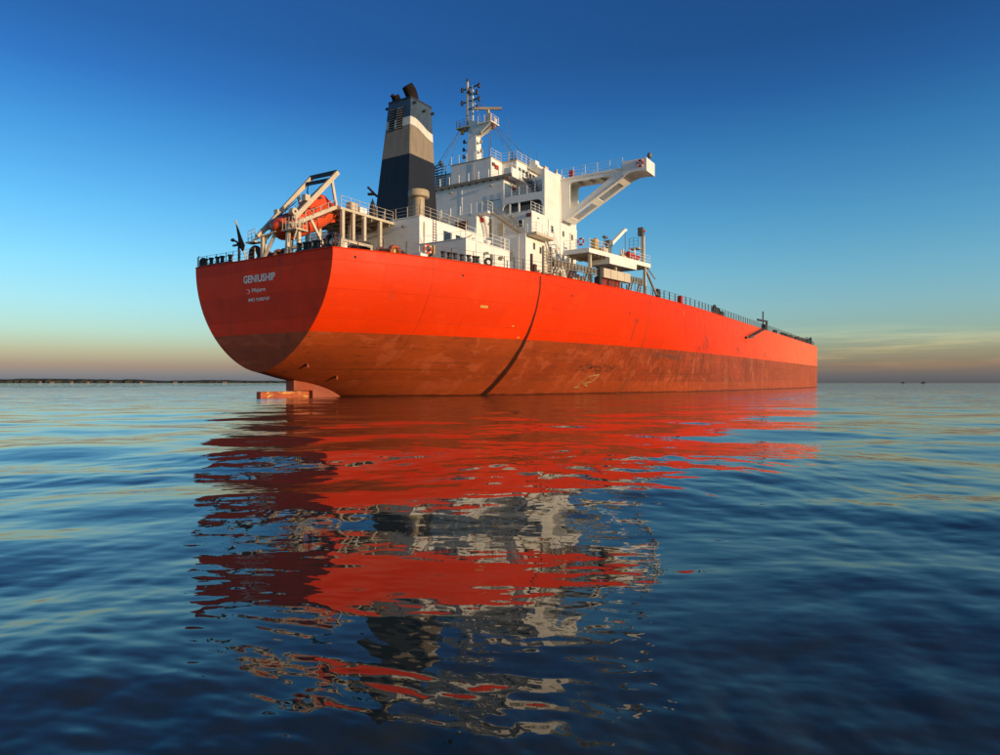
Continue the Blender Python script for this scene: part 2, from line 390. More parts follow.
def tag(o, label, cat=None, group=None, kind=None):
    if label: o['label'] = label
    if cat: o['category'] = cat
    if group: o['group'] = group
    if kind: o['kind'] = kind
    return o
def part(name, mat, parent, *boxes, label=None, bevel=0):
    m = MB()
    for b in boxes: m.box(*b)
    return m.build(name, mat, parent, label=label, bevel=bevel)

# ------------------------------------------------------------------ the sea
def build_sea():
    rs = np.random.RandomState(11)
    def polar(th, rad):
        T, RR = np.meshgrid(th, rad); return RR * np.sin(T), RR * np.cos(T)
    rad = np.concatenate([np.geomspace(1.2, 170, 900), np.geomspace(175, 24000, 60)])
    th = np.concatenate([np.linspace(-180, -52, 30)[:-1], np.linspace(-52, 52, 620), np.linspace(52, 180, 30)[1:]]) * math.pi / 180
    X, Y = polar(th, rad)
    # waves: (wavelength, direction in degrees, slope)
    waves = []
    for lam, ang, sl, ph in SWELL: waves.append((lam, ang, sl, ph))
    for lam in np.geomspace(.45, 7.0, 46):
        waves.append((lam, -90 + rs.normal(0, 38), .0045 * rs.uniform(.5, 1.3) * (1.0 if lam > 1 else .55), rs.uniform(0, 6.28)))
    for lam in np.geomspace(.28, 1.3, 26):      # small crossing ripples
        waves.append((lam, rs.uniform(-180, 0), .0098 * rs.uniform(.6, 1.4), rs.uniform(0, 6.28)))
    for lam in np.geomspace(.085, .27, 26):     # finest wavelets
        waves.append((lam, -90 + rs.normal(0, 45), .0085 * rs.uniform(.6, 1.4), rs.uniform(0, 6.28)))
    D = np.sqrt(X * X + Y * Y)
    cell = D * .0055
    WX = X + .35 * np.sin(Y * .45 + X * .21 + 1.0) + .15 * np.sin(X * 1.1 - Y * .6)
    WY = Y + .40 * np.sin(X * .38 - Y * .17 + .5) + .12 * np.sin(X * 1.3 + Y * .5)
    Z = np.zeros_like(X)
    gust = .75 + .45 * np.sin(X * .31 + 1.2 * np.sin(Y * .23) + .7) * np.sin(Y * .47 + .9 * np.sin(X * .29) + 2.1)   # uneven wind patches
    calm = 1 - .5 * np.clip((D - 9) / 26, 0, 1); gust = gust * (1 - .45 * np.clip((D - 9) / 26, 0, 1)) * (1 + .45 * np.clip((6 - D) / 3, 0, 1))
    for lam, ang, sl, ph in waves:
        k = 2 * math.pi / lam; a = sl / k
        kx, ky = k * math.cos(math.radians(ang)), k * math.sin(math.radians(ang))
        fade = np.clip((lam / np.maximum(cell, 1e-6) - 3.0) / 4.0, 0, 1)
        p = kx * WX + ky * WY + ph
        Z += a * fade * (np.sin(p) + .22 * np.cos(2 * p)) * (gust if lam < 1.35 else calm)
    Z *= 1 - np.clip((D - 90) / 75, 0, 1)
    n, mth = X.shape
    V = np.stack([X, Y, Z], -1).reshape(-1, 3)
    idx = np.arange(n * mth).reshape(n, mth)
    q = np.stack([idx[:-1, :-1], idx[:-1, 1:], idx[1:, 1:], idx[1:, :-1]], -1)[:, :, ::-1].reshape(-1, 4)
    me = bpy.data.meshes.new('sea')
    # centre disc under the viewer
    c = len(V); V = np.vstack([V, [[0, 0, float(Z[0].mean())]]])
    tri = np.stack([np.full(mth - 1, c), idx[0, 1:], idx[0, :-1]], -1)
    me.vertices.add(len(V)); me.vertices.foreach_set('co', V.astype(np.float32).ravel())
    nl = q.size + tri.size; npoly = len(q) + len(tri)
    me.loops.add(nl); me.loops.foreach_set('vertex_index', np.concatenate([q.ravel(), tri.ravel()]).astype(np.int32))
    me.polygons.add(npoly)
    st = np.concatenate([np.arange(len(q)) * 4, len(q) * 4 + np.arange(len(tri)) * 3]).astype(np.int32)
    me.polygons.foreach_set('loop_start', st)
    me.polygons.foreach_set('use_smooth', np.ones(npoly, dtype=bool))
    me.update(calc_edges=True); me.validate()
    me.materials.append(SEA)
    o = bpy.data.objects.new('sea', me); col.objects.link(o)
    tag(o, 'calm dark blue sea with low rounded ripples out to the horizon', None, None, 'structure')
    return o
SWELL = [(5.039, -59.051, 0.038, 4.629), (3.758, -113.778, 0.016, 4.29), (2.69, -94.925, 0.013, 5.764), (10.491, -116.828, 0.024, 1.656), (4.488, -105.127, 0.018, 5.049), (3.447, -153.918, 0.01, 3.245)]
build_sea()

# ------------------------------------------------------------------ the ship
K = .7857
SHIP_LOC = (-21.34, 58.93, 0.0)
ship = bpy.data.objects.new('cargo_ship', None); col.objects.link(ship)
ship.location = SHIP_LOC; ship.rotation_euler = (0, 0, R(-32.5)); ship.scale = (K, K, K)
SHIP_M = Matrix.Translation(SHIP_LOC) @ Matrix.Rotation(R(-32.5), 4, 'Z') @ Matrix.Scale(K, 4)
tag(ship, 'long orange-red bulk carrier with brown lower hull, white bridge house and striped funnel', 'ship')
def aboard(name, t, s, z, label, cat, group=None, rot=None):
    """a thing of its own that stands or hangs on board"""
    e = bpy.data.objects.new(name, None); col.objects.link(e)
    M = SHIP_M @ Matrix.Translation((t, s, z))
    if rot is not None: M = M @ rot
    e.matrix_world = M
    return tag(e, label, cat, group)

def hermite(xs, ys):
    n = len(xs); d = [(ys[i+1]-ys[i])/(xs[i+1]-xs[i]) for i in range(n-1)]
    m = [d[0]] + [0 if d[i-1]*d[i] <= 0 else 2*d[i-1]*d[i]/(d[i-1]+d[i]) for i in range(1, n-1)] + [d[-1]]
    def f(x):
        if x <= xs[0]: return ys[0]
        if x >= xs[-1]: return ys[-1]
        i = max(j for j in range(n-1) if xs[j] <= x); h = xs[i+1]-xs[i]; u = (x-xs[i])/h
        return ys[i]*(2*u**3-3*u*u+1) + m[i]*h*(u**3-2*u*u+u) + ys[i+1]*(-2*u**3+3*u*u) + m[i+1]*h*(u**3-u*u)
    return f
L_SHIP, BOW0 = 288., 236.
_td = hermite([0, 4.56, 10.1, 17.3, 26.2, 34.8, 45, 55, 79, 112, 160], [11.8, 14.1, 16.5, 18.9, 21.6, 23.1, 24.8, 25.8, 26.9, 27.0, 27.0])
def td(s):
    if s <= BOW0: return _td(s)
    u = min(1, (s - BOW0) / (L_SHIP - BOW0)); return 27.0 * max(0, 1 - u ** 2.3) ** .62
zb = hermite([0, 4.4, 7, 9.5, 12, 16, 26, 40, 54, 75, 95, 115, 150], [2.9, 1.95, 1.55, .75, -.6, -2.3, -4.9, -7.8, -11.5, -27, -60, -160, -400])
def zd(s): return DECK_Z + TRIM * s
def half(s, z):
    b = zb(s); w = max(0., min(1., (z - b) / (zd(s) - b)))
    return td(s) * (1 - (1 - w) ** 2) ** .625
def build_hull():
    ss = list(np.linspace(0, 60, 61)) + list(np.linspace(62, 120, 30)) + list(np.linspace(130, BOW0, 12)) + [BOW0 + (L_SHIP - BOW0) * math.sin(u) for u in np.linspace(.06, math.pi/2, 30)]
    NJ = 44; verts = []; faces = []
    for s in ss:
        z0 = max(zb(s), -3.0); z1 = zd(s)
        for sgn in (1, -1):
            for j in range(NJ + 1):
                z = z0 + (z1 - z0) * (j / NJ) ** 1.5
                verts.append((sgn * half(s, z), s, z))
    W = 2 * (NJ + 1)
    for i in range(len(ss) - 1):
        for k in (0, NJ + 1):
            for j in range(NJ):
                a = i * W + k + j; faces.append((a, a + 1, a + W + 1, a + W))
    m = MB(); m.add(verts, faces)
    hull = m.build('hull', HULL, ship, smooth=True, label='orange-red side plating above brown antifouling')
    # transom: flat plate closing the stern
    t = MB(); vv = [(half(0, z0), 0.0, z0) for z0 in [2.9 + (15.7 - 2.9) * (j / 50) ** 1.6 for j in range(51)]]
    pts = vv + [(-x, y, z) for x, y, z in vv[::-1]]
    n = len(vv); fs = []
    vs = vv + [(-x, y, z) for x, y, z in vv]
    for j in range(n - 1): fs.append((j, j + 1, n + j + 1, n + j))
    t.add(vs, fs); tr = t.build('transom', HULL, hull, label='flat maroon stern plate with the ship name')
    # deck
    d = MB(); vs = []; fs = []
    for s in ss: vs += [(td(s) - .02, s, zd(s) - .06), (-td(s) + .02, s, zd(s) - .06)]
    for i in range(len(ss) - 1): fs.append((2*i, 2*i+1, 2*i+3, 2*i+2))
    d.add(vs, fs); d.build('deck', DECKM, ship)
    # gunwale bar round the deck edge
    gp = [(td(s), s, zd(s) + .02) for s in ss[::1]]
    m = MB(); m.tube(gp, .07, 5); m.tube([(-x, y, z) for x, y, z in gp], .07, 5); m.tube([(-11.8, 0, 15.72), (11.8, 0, 15.72)], .07, 5)
    m.build('gunwale', HULL, hull)
    return hull, tr
hull, transom = build_hull()

# lettering on the stern
def text_mesh(txt, w, h, name, fn, mat, parent, bold=.0, label=None):
    cu = bpy.data.curves.new(name, 'FONT'); cu.body = txt; cu.offset = bold; cu.resolution_u = 3
    ob = bpy.data.objects.new(name + '_tmp', cu); col.objects.link(ob)
    dg = bpy.context.evaluated_depsgraph_get(); me = bpy.data.meshes.new_from_object(ob.evaluated_get(dg))
    bpy.data.objects.remove(ob); bpy.data.curves.remove(cu)
    co = [v.co.copy() for v in me.vertices]
    x0, x1 = min(c.x for c in co), max(c.x for c in co); y0, y1 = min(c.y for c in co), max(c.y for c in co)
    for v, c in zip(me.vertices, co): v.co = fn((c.x - x0) / (x1 - x0) * w, (c.y - y0) / (y1 - y0) * h)
    me.name = name; me.materials.append(mat)
    o = bpy.data.objects.new(name, me); col.objects.link(o); o.parent = parent
    if label: o['label'] = label
    return o
text_mesh('GENIUSHIP', 5.5, .88, 'ship_name', lambda x, y: (-2.67 + x, -.012, 13.06 + y), LETTER, transom, .032, 'white ship name GENIUSHIP')
text_mesh('Majuro', 2.35, .60, 'home_port', lambda x, y: (-1.13 + x, -.012, 11.83 + y), LETTER, transom, .022, 'white home port name')
text_mesh('IMO 9200769', 3.65, .37, 'registry_number', lambda x, y: (-1.77 + x, -.012, 10.93 + y), LETTER, transom, .018, 'white registry number')
m = MB()
m.beam((-2.05, -.012, 12.3), (-1.7, -.012, 12.3), .02, .06); m.beam((-2.05, -.012, 11.9), (-1.7, -.012, 11.9), .02, .06); m.box(-1.66, -1.6, -.02, -.004, 11.96, 12.24)
m.build('port_symbol', LETTER, transom)

# painted mark near the waterline and small draught marks
def on_hull(s, z, off=.02): return (half(s, z) + off, s, z)
def strokes(name, lines, wid, parent, mat=MARK, label=None):
    m = MB()
    for line in lines:
        for (s0, z0), (s1, z1) in zip(line[:-1], line[1:]):
            n = max(1, int(math.hypot(s1 - s0, z1 - z0) / .5)); dx, dz = s1 - s0, z1 - z0; l = math.hypot(dx, dz)
            px, pz = -dz / l * wid / 2, dx / l * wid / 2
            for i in range(n):
                a, b = i / n, (i + 1) / n
                q = [(s0 + dx*a + px, z0 + dz*a + pz), (s0 + dx*b + px, z0 + dz*b + pz), (s0 + dx*b - px, z0 + dz*b - pz), (s0 + dx*a - px, z0 + dz*a - pz)]
                m.add([on_hull(*p) for p in q], [(0, 1, 2, 3)])
    return m.build(name, mat, parent, label=label)
strokes('thruster_mark', [[(43.0, 1.15), (44.2, 2.7), (46.6, 3.0), (45.9, 1.9), (44.0, 1.6)], [(44.6, 1.5), (45.6, 1.2)], [(42.6, 1.05), (44.0, 1.05)]], .22, hull, label='ochre painted outline mark low on the hull side')
strokes('name_plate', [[(17.6, 10.9), (18.7, 10.9)]], .28, hull, YELLOW)
for sa, za, la, mm in ((24.8, 7.55, .3, YELLOW), (23.2, 8.9, .25, YELLOW), (70.2, 14.4, .3, YELLOW), (70.2, 13.9, .3, YELLOW)): strokes('draught_mark', [[(sa, za), (sa + la, za)]], .16, hull, mm)
# scupper holes under the deck edge
for s, z in ((2.2, 14.9), (14.5, 14.2), (33.2, 13.6), (48.5, 12.4)):
    y0 = on_hull(s, z, .01); part('scupper', DARK, hull, (y0[0] - .15, y0[0] + .012, s - .16, s + .16, z - .12, z + .12))
# lugs on the counter, each throwing a shadow
for s, z in ((2.6, 3.75), (7.4, 2.45)):
    p = Vector((half(s, z), s, z)); n_ = Vector((.72, -.25, -.45)).normalized()
    m = MB(); m.add([tuple(p - n_ * .6 + Vector(q) * .7) for q in ((0, -.16, .42), (0, -.16, -.34), (0, .16, -.34), (0, .16, .42))] + [tuple(p + n_ * .62 + Vector(q) * .8) for q in ((0, -.14, .36), (0, -.14, .0), (0, .14, .0), (0, .14, .36))],
          [(0, 1, 2, 3), (7, 6, 5, 4), (0, 4, 5, 1), (1, 5, 6, 2), (2, 6, 7, 3), (3, 7, 4, 0)])
    m.build('hull_lug', HORN, hull)
# rudder horn and rudder
m = MB(); prof = [(4.4, 2.3), (4.4, .76), (7.25, .76), (7.25, -1.5), (15.5, -1.5), (12.6, .2), (10.6, .95), (9.0, 1.5), (7.0, 2.1)]
n = len(prof)
for sg in (1,):
    m.add([(-.75 if y < 8 else -.75 - (y - 8) * .18, y, z) for y, z in prof] + [(.75 if y < 8 else .75 + (y - 8) * .18, y, z) for y, z in prof],
      [tuple(range(n))[::-1], tuple(range(n, 2*n))] + [(i, (i+1) % n, n + (i+1) % n, n + i) for i in range(n)])
m.build('rudder_horn', HORN, ship, bevel=.12)
rud = MB().slab_yz([(0, .72), (0, -1.6), (7.0, -1.6), (7.0, .74)], -.42, .42).build('rudder', RUDDER, ship, bevel=.1, label='orange rudder with ochre painted marks')

# ------------------------------------------------------------------ fittings used all over the ship
def rail_mb(pts, h=1.3, step=1.9, r=.021, wires=3, post=.032, m=None):
    m = m or MB()
    pts = [Vector(p) for p in pts]
    for a, b in zip(pts[:-1], pts[1:]):
        n = max(1, round((b - a).length / step))
        for i in range(n + 1):
            p = a + (b - a) * (i / n); m.box(p.x - post, p.x + post, p.y - post, p.y + post, p.z, p.z + h)
        for k in range(wires):
            zz = h * (1 - k / wires); m.beam(a + Vector((0, 0, zz - .03)), b + Vector((0, 0, zz - .03)), r * 1.5, r * 1.5)
    return m
def rail(name, pts, mat, parent=None, **k): return rail_mb(pts, **k).build(name, mat, parent or ship)
def stair(name, top, bot, width, across, mat, parent=None, n=11, rails=True, side_mat=None):
    """top, bot: ends of the stair; across: unit vector of its width"""
    top, bot, ac = Vector(top), Vector(bot), Vector(across)
    m = MB()
    for sg in (-1, 1): m.beam(top + ac * (sg * width / 2), bot + ac * (sg * width / 2), .07, .32)
    run = Vector((bot.x - top.x, bot.y - top.y, 0)).normalized()
    for i in range(n):
        p = top + (bot - top) * ((i + .5) / n)
        m.beam(p - ac * (width / 2 - .04), p + ac * (width / 2 - .04), .34, .07)
    if rails:
        for sg in (-1, 1):
            a, b = top + ac * (sg * width / 2), bot + ac * (sg * width / 2)
            up = Vector((0, 0, 1.2)); m.beam(a + up, b + up, .06, .06); m.beam(a + up * .5, b + up * .5, .05, .05)
            for i in range(4):
                p = a + (b - a) * (i / 3); m.beam(p, p + up, .06, .06)
    return m.build(name, mat, parent or ship)
def window(parent, face, c, w, h, frame=WHITE2, name='window'):
    """face 'aft' (looks to -s) or 'star' (looks to +t); c is the centre on the wall"""
    t, s, z = c; e = .05
    if face == 'aft':
        f = part(name, frame, parent, (t-w/2-e, t+w/2+e, s-.06, s-.005, z+h/2, z+h/2+e), (t-w/2-e, t+w/2+e, s-.06, s-.005, z-h/2-e, z-h/2), (t-w/2-e, t-w/2, s-.06, s-.005, z-h/2, z+h/2), (t+w/2, t+w/2+e, s-.06, s-.005, z-h/2, z+h/2))
        part('pane', GLASS, f, (t-w/2, t+w/2, s-.03, s-.003, z-h/2, z+h/2))
    else:
        f = part(name, frame, parent, (t+.005, t+.06, s-w/2-e, s+w/2+e, z+h/2, z+h/2+e), (t+.005, t+.06, s-w/2-e, s+w/2+e, z-h/2-e, z-h/2), (t+.005, t+.06, s-w/2-e, s-w/2, z-h/2, z+h/2), (t+.005, t+.06, s+w/2, s+w/2+e, z-h/2, z+h/2))
        part('pane', GLASS, f, (t+.003, t+.03, s-w/2, s+w/2, z-h/2, z+h/2))
    return f
def door(parent, face, c, w=1.0, h=2.3, mat=CREAM):
    t, s, z = c
    if face == 'aft': d = part('door', mat, parent, (t-w/2, t+w/2, s-.07, s-.004, z, z+h), bevel=.03)
    else: d = part('door', mat, parent, (t+.004, t+.07, s-w/2, s+w/2, z, z+h), bevel=.03)
    return d
def lamp(parent, t, s, z, mat=GREY, d=(0, -1)):
    m = MB(); m.tube([(t, s, z), (t + d[0]*.35, s + d[1]*.35, z + .05)], .05); m.lathe((t + d[0]*.45, s + d[1]*.45, z - .2), [(.1, .25), (.28, 0), (.26, -.05)], 8)
    return m.build('flood_light', mat, parent)

# ------------------------------------------------------------------ white houses
T = [15.7, 19.3, 22.9, 26.5, 30.1, 33.8, 37.4]
# engine casing house abaft, under the funnel
casing = part('engine_casing', WHITE, ship, (-9.9, 9.9, 16.3, 31.2, 15.5, 22.6), bevel=.06)
side_house = part('side_house', WHITE, ship, (9.95, 17.0, 16.34, 26.3, 15.5, 19.0), bevel=.06)
part('side_house', WHITE, ship, (-17.0, -9.95, 16.34, 26.3, 15.5, 19.0), bevel=.06)
part('roof_edge', WHITE2, side_house, (9.95, 17.08, 16.26, 26.36, 19.0, 19.09))
part('roof_edge', WHITE2, casing, (-9.98, 9.98, 16.22, 31.2, 22.6, 22.7))
for s0, w, h in ((22.1, 1.9, 1.6), (24.6, 1.5, 1.5)):
    window(casing, 'star', (9.9, s0, 20.9), w, h)
door(casing, 'star', (9.9, 20.3, 19.1), 1.0, 2.2, WHITE2)
m = MB()
for i in range(9): m.beam((10.02, 18.9, 19.3 + i * .36), (10.02, 19.5, 19.3 + i * .36), .05, .05)
for s in (18.9, 19.5): m.beam((10.02, s, 19.1), (10.02, s, 22.7), .06, .06)
m.build('ladder', BROWN, casing)
m = MB()
for k in range(2): m.tube([(9.98, 17 + k * .2, 16), (9.98, 17 + k * .2, 22)], .04)
m.build('pipe', CREAM, casing)
for t, s in ((3.0, 16.3), (7.6, 16.3)): lamp(casing, t, s, 21.6)
# things on the side house wall
for s in (20.2, 23.6): lamp(side_house, 17.02, s, 17.9, BEIGE, (1, 0))
part('junction_box', GREY, side_house, (17.0, 17.16, 21.5, 22.0, 17.2, 17.9))
part('junction_box', BEIGE, side_house, (17.0, 17.2, 23.4, 24.1, 17.5, 17.9))
part('vent_box', GREY, side_house, (16.2, 17.1, 26.34, 26.9, 18.0, 19.2))
rail('railing', [(9.95, 16.4, 22.7), (9.8, 26.5, 22.7)], CREAM, casing, h=1.35)
rail('railing', [(-2, 16.4, 22.7), (9.8, 16.4, 22.7)], CREAM, casing, h=1.35)
rail('railing', [(16.9, 16.4, 19.09), (16.9, 26.2, 19.09)], WHITE2, side_house, h=1.5)
rail('railing', [(10.4, 16.4, 19.09), (16.9, 16.4, 19.09)], WHITE2, side_house, h=.9, wires=1)
# small ventilators on the side house roof
for t, s, r, h in ((14.9, 21.0, .35, 1.0), (15.2, 23.6, .5, 1.1), (13.2, 22.0, .4, 1.3)):
    m = MB(); m.lathe((t, s, 19.05), [(r*.7, 0), (r*.7, h*.7), (r, h*.7), (r, h), (r*.5, h*1.08)], 12); m.build('roof_ventilator', WHITE, side_house, smooth=True)
m = MB(); m.tube([(13.0, 19.3, 19.1), (14.5, 21.2, 20.6)], .12, 8); m.build('derrick_boom', CREAM, side_house)
# mushroom ventilator by the funnel
m = MB(); m.lathe((8.1, 18.3, 22.68), [(.76, 0), (.76, 2.85), (1.28, 2.9), (1.36, 2.98), (1.36, 3.68), (1.26, 3.8), (.5, 3.92)], 28)
vent = m.build('mushroom_ventilator', TAN, ship, smooth=True, label='round beige mushroom ventilator before the funnel')
m = MB()
for k in range(3):
    a = k * 2.1 + 3.6; m.tube([(8.1 + .8*math.cos(a), 18.3 + .8*math.sin(a), 22.7), (8.1 + .8*math.cos(a), 18.3 + .8*math.sin(a), 25.3)], .05)
m.build('stiffener', TAN, vent)
# clutter on the casing roof
m = MB(); m.tube([(-.6, 17.6, 22.7), (-.6, 17.6, 24.2)], .12); m.box(-1.0, -.2, 17.3, 17.9, 24.0, 24.5); m.build('deck_fitting', DARK, casing)
part('deck_fitting', DARK, casing, (.6, 1.2, 17.4, 18, 22.7, 23.6)); part('deck_fitting', DARK, casing, (4.2, 4.9, 17.6, 18.2, 22.7, 23.5))
m = MB(); m.tube([(2.6, 17.5, 22.7), (2.6, 17.5, 24.0)], .2); m.build('deck_fitting', DARK, casing)

# funnel
def build_funnel():
    base, top = 22.68, 42.1
    def ring(z):
        u = (z - 22.6) / (42.0 - 22.6); h = 3.38 + (2.15 - 3.38) * u; a = 21.8 + (23.9 - 21.8) * u; f = 28.55
        c = .12
        return [(-h + c, a, z), (h - c, a, z), (h, a + c, z), (h, f - c, z), (h - c, f, z), (-h + c, f, z), (-h, f - c, z), (-h, a + c, z)]
    m = MB(); zs = [base + (top - base) * i / 20 for i in range(21)]
    vs = [p for z in zs for p in ring(z)]; fs = []
    for i in range(20):
        for j in range(8): fs.append((i*8 + j, i*8 + (j+1) % 8, (i+1)*8 + (j+1) % 8, (i+1)*8 + j))
    fs.append(tuple(range(160, 168)))
    m.add(vs, fs)
    f = m.build('funnel', FUNNEL, ship, label='tall dark funnel with beige band, white wave and blue top')
    # coaming round the top
    m = MB(); r = ring(top - .05)
    for a, b in zip(r, r[1:] + r[:1]): m.beam(a, b, .14, .22)
    m.build('top_rim', DARK, f)
    # exhausts
    m = MB(); m.tube([(.3, 26.4, 41.8), (.3, 26.4, 42.8), (.3, 26.2, 43.5), (.2, 25.9, 44.1), (.1, 25.4, 44.7)], [.88, .88, .9, .92, .82], 20)
    m.build('exhaust_pipe', SOOT, f, smooth=True, label='big sooty exhaust pipe bent aft')
    for t, s, r_, h in ((-1.5, 24.4, .3, 1.0), (-1.45, 25.4, .22, .8), (-.7, 24.3, .2, .7), (1.3, 27.9, .18, .5), (-.95, 25.0, .2, 1.1), (1.7, 24.4, .15, .5)):
        m = MB(); m.tube([(t, s, 41.9), (t, s, 42.1 + h*.6), (t - .1, s - .15, 42.1 + h), (t - .2, s - .35, 42.25 + h)], r_, 8); m.build('exhaust_pipe', SOOT, f, smooth=True)
    # louvres on the after face
    def aft(z): return 21.8 + 2.1 * (z - 22.6) / 19.4
    for t0, t1 in ((-1.7, -.65), (-.25, .85)):
        z0, z1 = 37.7, 40.9
        m = MB(); m.add([(t0, aft(z0) - .01, z0), (t1, aft(z0) - .01, z0), (t1, aft(z1) - .01, z1), (t0, aft(z1) - .01, z1)], [(0, 1, 2, 3)])
        lv = m.build('louvre', DARK, f)
        m = MB()
        for i in range(9):
            z = z0 + .18 + i * (z1 - z0 - .3) / 8; a = aft(z)
            m.add([(t0, a - .03, z + .1), (t1, a - .03, z + .1), (t1, a - .2, z - .1), (t0, a - .2, z - .1), (t0, a - .03, z + .07), (t1, a - .03, z + .07), (t1, a - .2, z - .13), (t0, a - .2, z - .13)], [(0, 1, 2, 3), (7, 6, 5, 4), (3, 2, 6, 7)])
        m.build('slat', BEIGE if t0 > -1 else GREY, lv)
    # brackets with lamps
    for t, s, z, d in ((2.3, 26.3, 40.9, 1), (2.25, 28.3, 41.2, 1), (-2.4, 24.2, 41.6, -1), (2.32, 24.2, 41.4, 1)):
        m = MB(); m.beam((t - .2*d, s, z), (t + .55 * d, s, z), .08, .08); m.box(t + .3*d - .15, t + .3*d + .15, s - .15, s + .15, z - .3, z - .05); m.build('lamp_bracket', DARK, f)
    m = MB(); m.beam((-2.9, 23, 28.3), (-3.7, 22.6, 28.9), .35, .3); m.beam((-3.6, 22.6, 28.9), (-4.5, 22.2, 29.9), .45, .3); m.beam((-3.6, 22.6, 28.9), (-4.5, 22.2, 28.9), .4, .3)
    m.build('flood_lights', SOOT, f)
    return f
funnel = build_funnel()

# accommodation block
acc = part('accommodation_block', WHITE, ship, (-15.7, 15.7, 32.7, 49.1, 15.5, T[2]),
           (8.8, 15.7, 34.4, 49.1, T[2] + .004, T[3]), (-15.7, -8.8, 34.4, 49.1, T[2] + .004, T[3]),
           (-8.8, 8.3, 31.2, 49.1, T[2] + .004, T[3]), bevel=.05)
upper = part('upper_block', WHITE, ship, (-8.3, 8.3, 38.6, 42.0, T[3] + .004, 33.55),
             (-15.6, 15.66, 42.0, 49.0, T[3] + .004, T[5] - .2), bevel=.05)
# after side plate of the open gallery: starboard column and rail-high plate
part('gallery_column', WHITE, upper, (15.3, 15.7, 38.2, 42.0, T[3] + .004, T[5] - .25))
part('gallery_edge', WHITE, upper, (8.32, 15.3, 38.2, 38.5, 29.15, T[4] + .12), (8.32, 15.3, 38.5, 42.0, T[4] - .25, T[4]))
# rounded corners of the gallery opening
for sg, t0 in ((1, 15.3), (-1, 8.32)):
    m = MB(); m.slab_xz([(t0, 29.15), (t0 - sg * .9, 29.15), (t0 - sg * .45, 29.0), (t0 - sg * .15, 28.7), (t0, 28.2)], 38.2, 38.5); m.build('gallery_corner', WHITE, upper)
m = MB()
for t in (9.6, 11.2): m.box(t - .12, t + .12, 38.25, 38.45, T[3], 29.2)
m.build('gallery_post', WHITE2, upper)
m = MB()
for i in range(6): m.beam((8.4, 38.8 + i*.55, 29.7), (15.2, 38.8 + i*.55, 29.7), .12, .25)
m.build('deck_beam', GREY, upper)
rail('railing', [(8.4, 38.3, T[3]), (15.2, 38.3, T[3])], WHITE2, upper, h=1.3, step=2.2)
rail('railing', [(8.5, 38.3, T[4] + .12), (15.4, 38.3, T[4] + .12)], WHITE2, upper, h=1.3, step=1.5)
rail('railing', [(15.5, 38.3, T[4]), (15.5, 41.9, T[4])], WHITE2, upper, h=1.3, step=1.3)
# wall of the bridge deck front edge (parapet to starboard)
part('parapet', WHITE, upper, (10.4, 15.7, 41.8, 42.0 - .004, T[4] + .004, T[5]), (15.5, 15.7, 42.0, 49.0, T[5] - .2, T[5] + .05))
# tier 3 walkway (aft of the upper block) and its rail
rail('railing', [(-8.7, 31.3, T[3]), (7.0, 31.3, T[3])], WHITE2, acc, h=1.3, step=1.75, post=.06)
rail('railing', [(15.5, 34.5, T[3]), (15.5, 38.1, T[3])], WHITE2, acc, h=1.35, step=1.2)
part('landing', WHITE2, acc, (7.3, 10.3, 31.15, 32.6, T[3] - .35, T[3] - .02))
rail('railing', [(7.3, 31.25, T[3] - .02), (10.2, 31.25, T[3] - .02), (10.2, 32.5, T[3] - .02)], WHITE2, acc, h=1.45, step=1.0)
stair('stairway', (10.2, 32.3, T[3] - .1), (14.6, 33.3, T[2] + .1), 1.1, (0, 1, 0), BEIGE, acc)
# tier 2 rails and fittings
rail('railing', [(10.2, 32.85, T[2]), (15.6, 32.85, T[2])], WHITE2, acc, h=1.35, step=1.8)
door(acc, 'aft', (5.6, 31.2, T[2]), 2.2, 2.6, BROWN)
door(acc, 'aft', (10.4, 34.4, T[2]), 1.0, 2.4, CREAM)
window(acc, 'aft', (13.8, 34.4, 24.8), .7, .95)
door(acc, 'star', (8.3, 32.3, T[2]), .8, 2.2, WHITE2)
part('hose_box', REDP, acc, (8.31, 8.6, 32.0, 32.7, 25.3, 25.9))
part('hose_box', BROWN, acc, (14.9, 15.7, 34.1, 34.38, 25.6, 26.05))
# starboard side openings
window(acc, 'star', (15.7, 35.0, 21.4), .5, .9, CREAM); window(acc, 'star', (15.7, 36.9, 21.1), .5, .9, CREAM)
window(acc, 'star', (15.7, 40.5, 24.9), .6, 1.0, CREAM)
window(upper, 'star', (15.66, 44.8, 31.9), .55, .9, CREAM)
for s, z in ((41.5, 21.8), (42.3, 22.3), (42.2, 21.2)): part('light_fitting', BEIGE, acc, (15.7, 15.9, s - .2, s + .2, z - .12, z + .12))
part('light_fitting', BROWN, acc, (15.7, 15.85, 36.0, 36.3, 25.6, 25.75))
door(acc, 'star', (15.7, 34.6, 15.8), 1.0, 2.2, BEIGE); door(acc, 'star', (15.7, 37.4, 15.8), .9, 2.2, BROWN)
# starboard landing at tier 2 and stair down to the deck
part('landing', CREAM, acc, (15.72, 17.4, 32.75, 38.1, T[2] - .35, T[2] + .02))
rail('railing', [(15.9, 32.85, T[2]), (17.3, 32.85, T[2]), (17.3, 38.0, T[2])], WHITE2, acc, h=1.4, step=1.6)
stair('stairway', (16.7, 38.0, T[2]), (16.9, 42.4, 16.4), 1.25, (1, 0, 0), WHITE2, acc, 12)
# upper block after wall: seams, door, fittings
m = MB(); m.box(.3, .38, 38.54, 38.6, T[3], 33.5); m.box(-.1, -.02, 38.56, 38.6, T[3], 33.5); m.build('wall_pipe', WHITE2, upper)
door(upper, 'aft', (12.3, 42.0 - .21, T[4]), .9, 2.2, CREAM)
window(upper, 'aft', (11.6, 41.8, 31.9), .55, .75)
part('hose_box', REDP, upper, (8.32, 8.7, 40.9, 41.5, 32.1, 32.6))
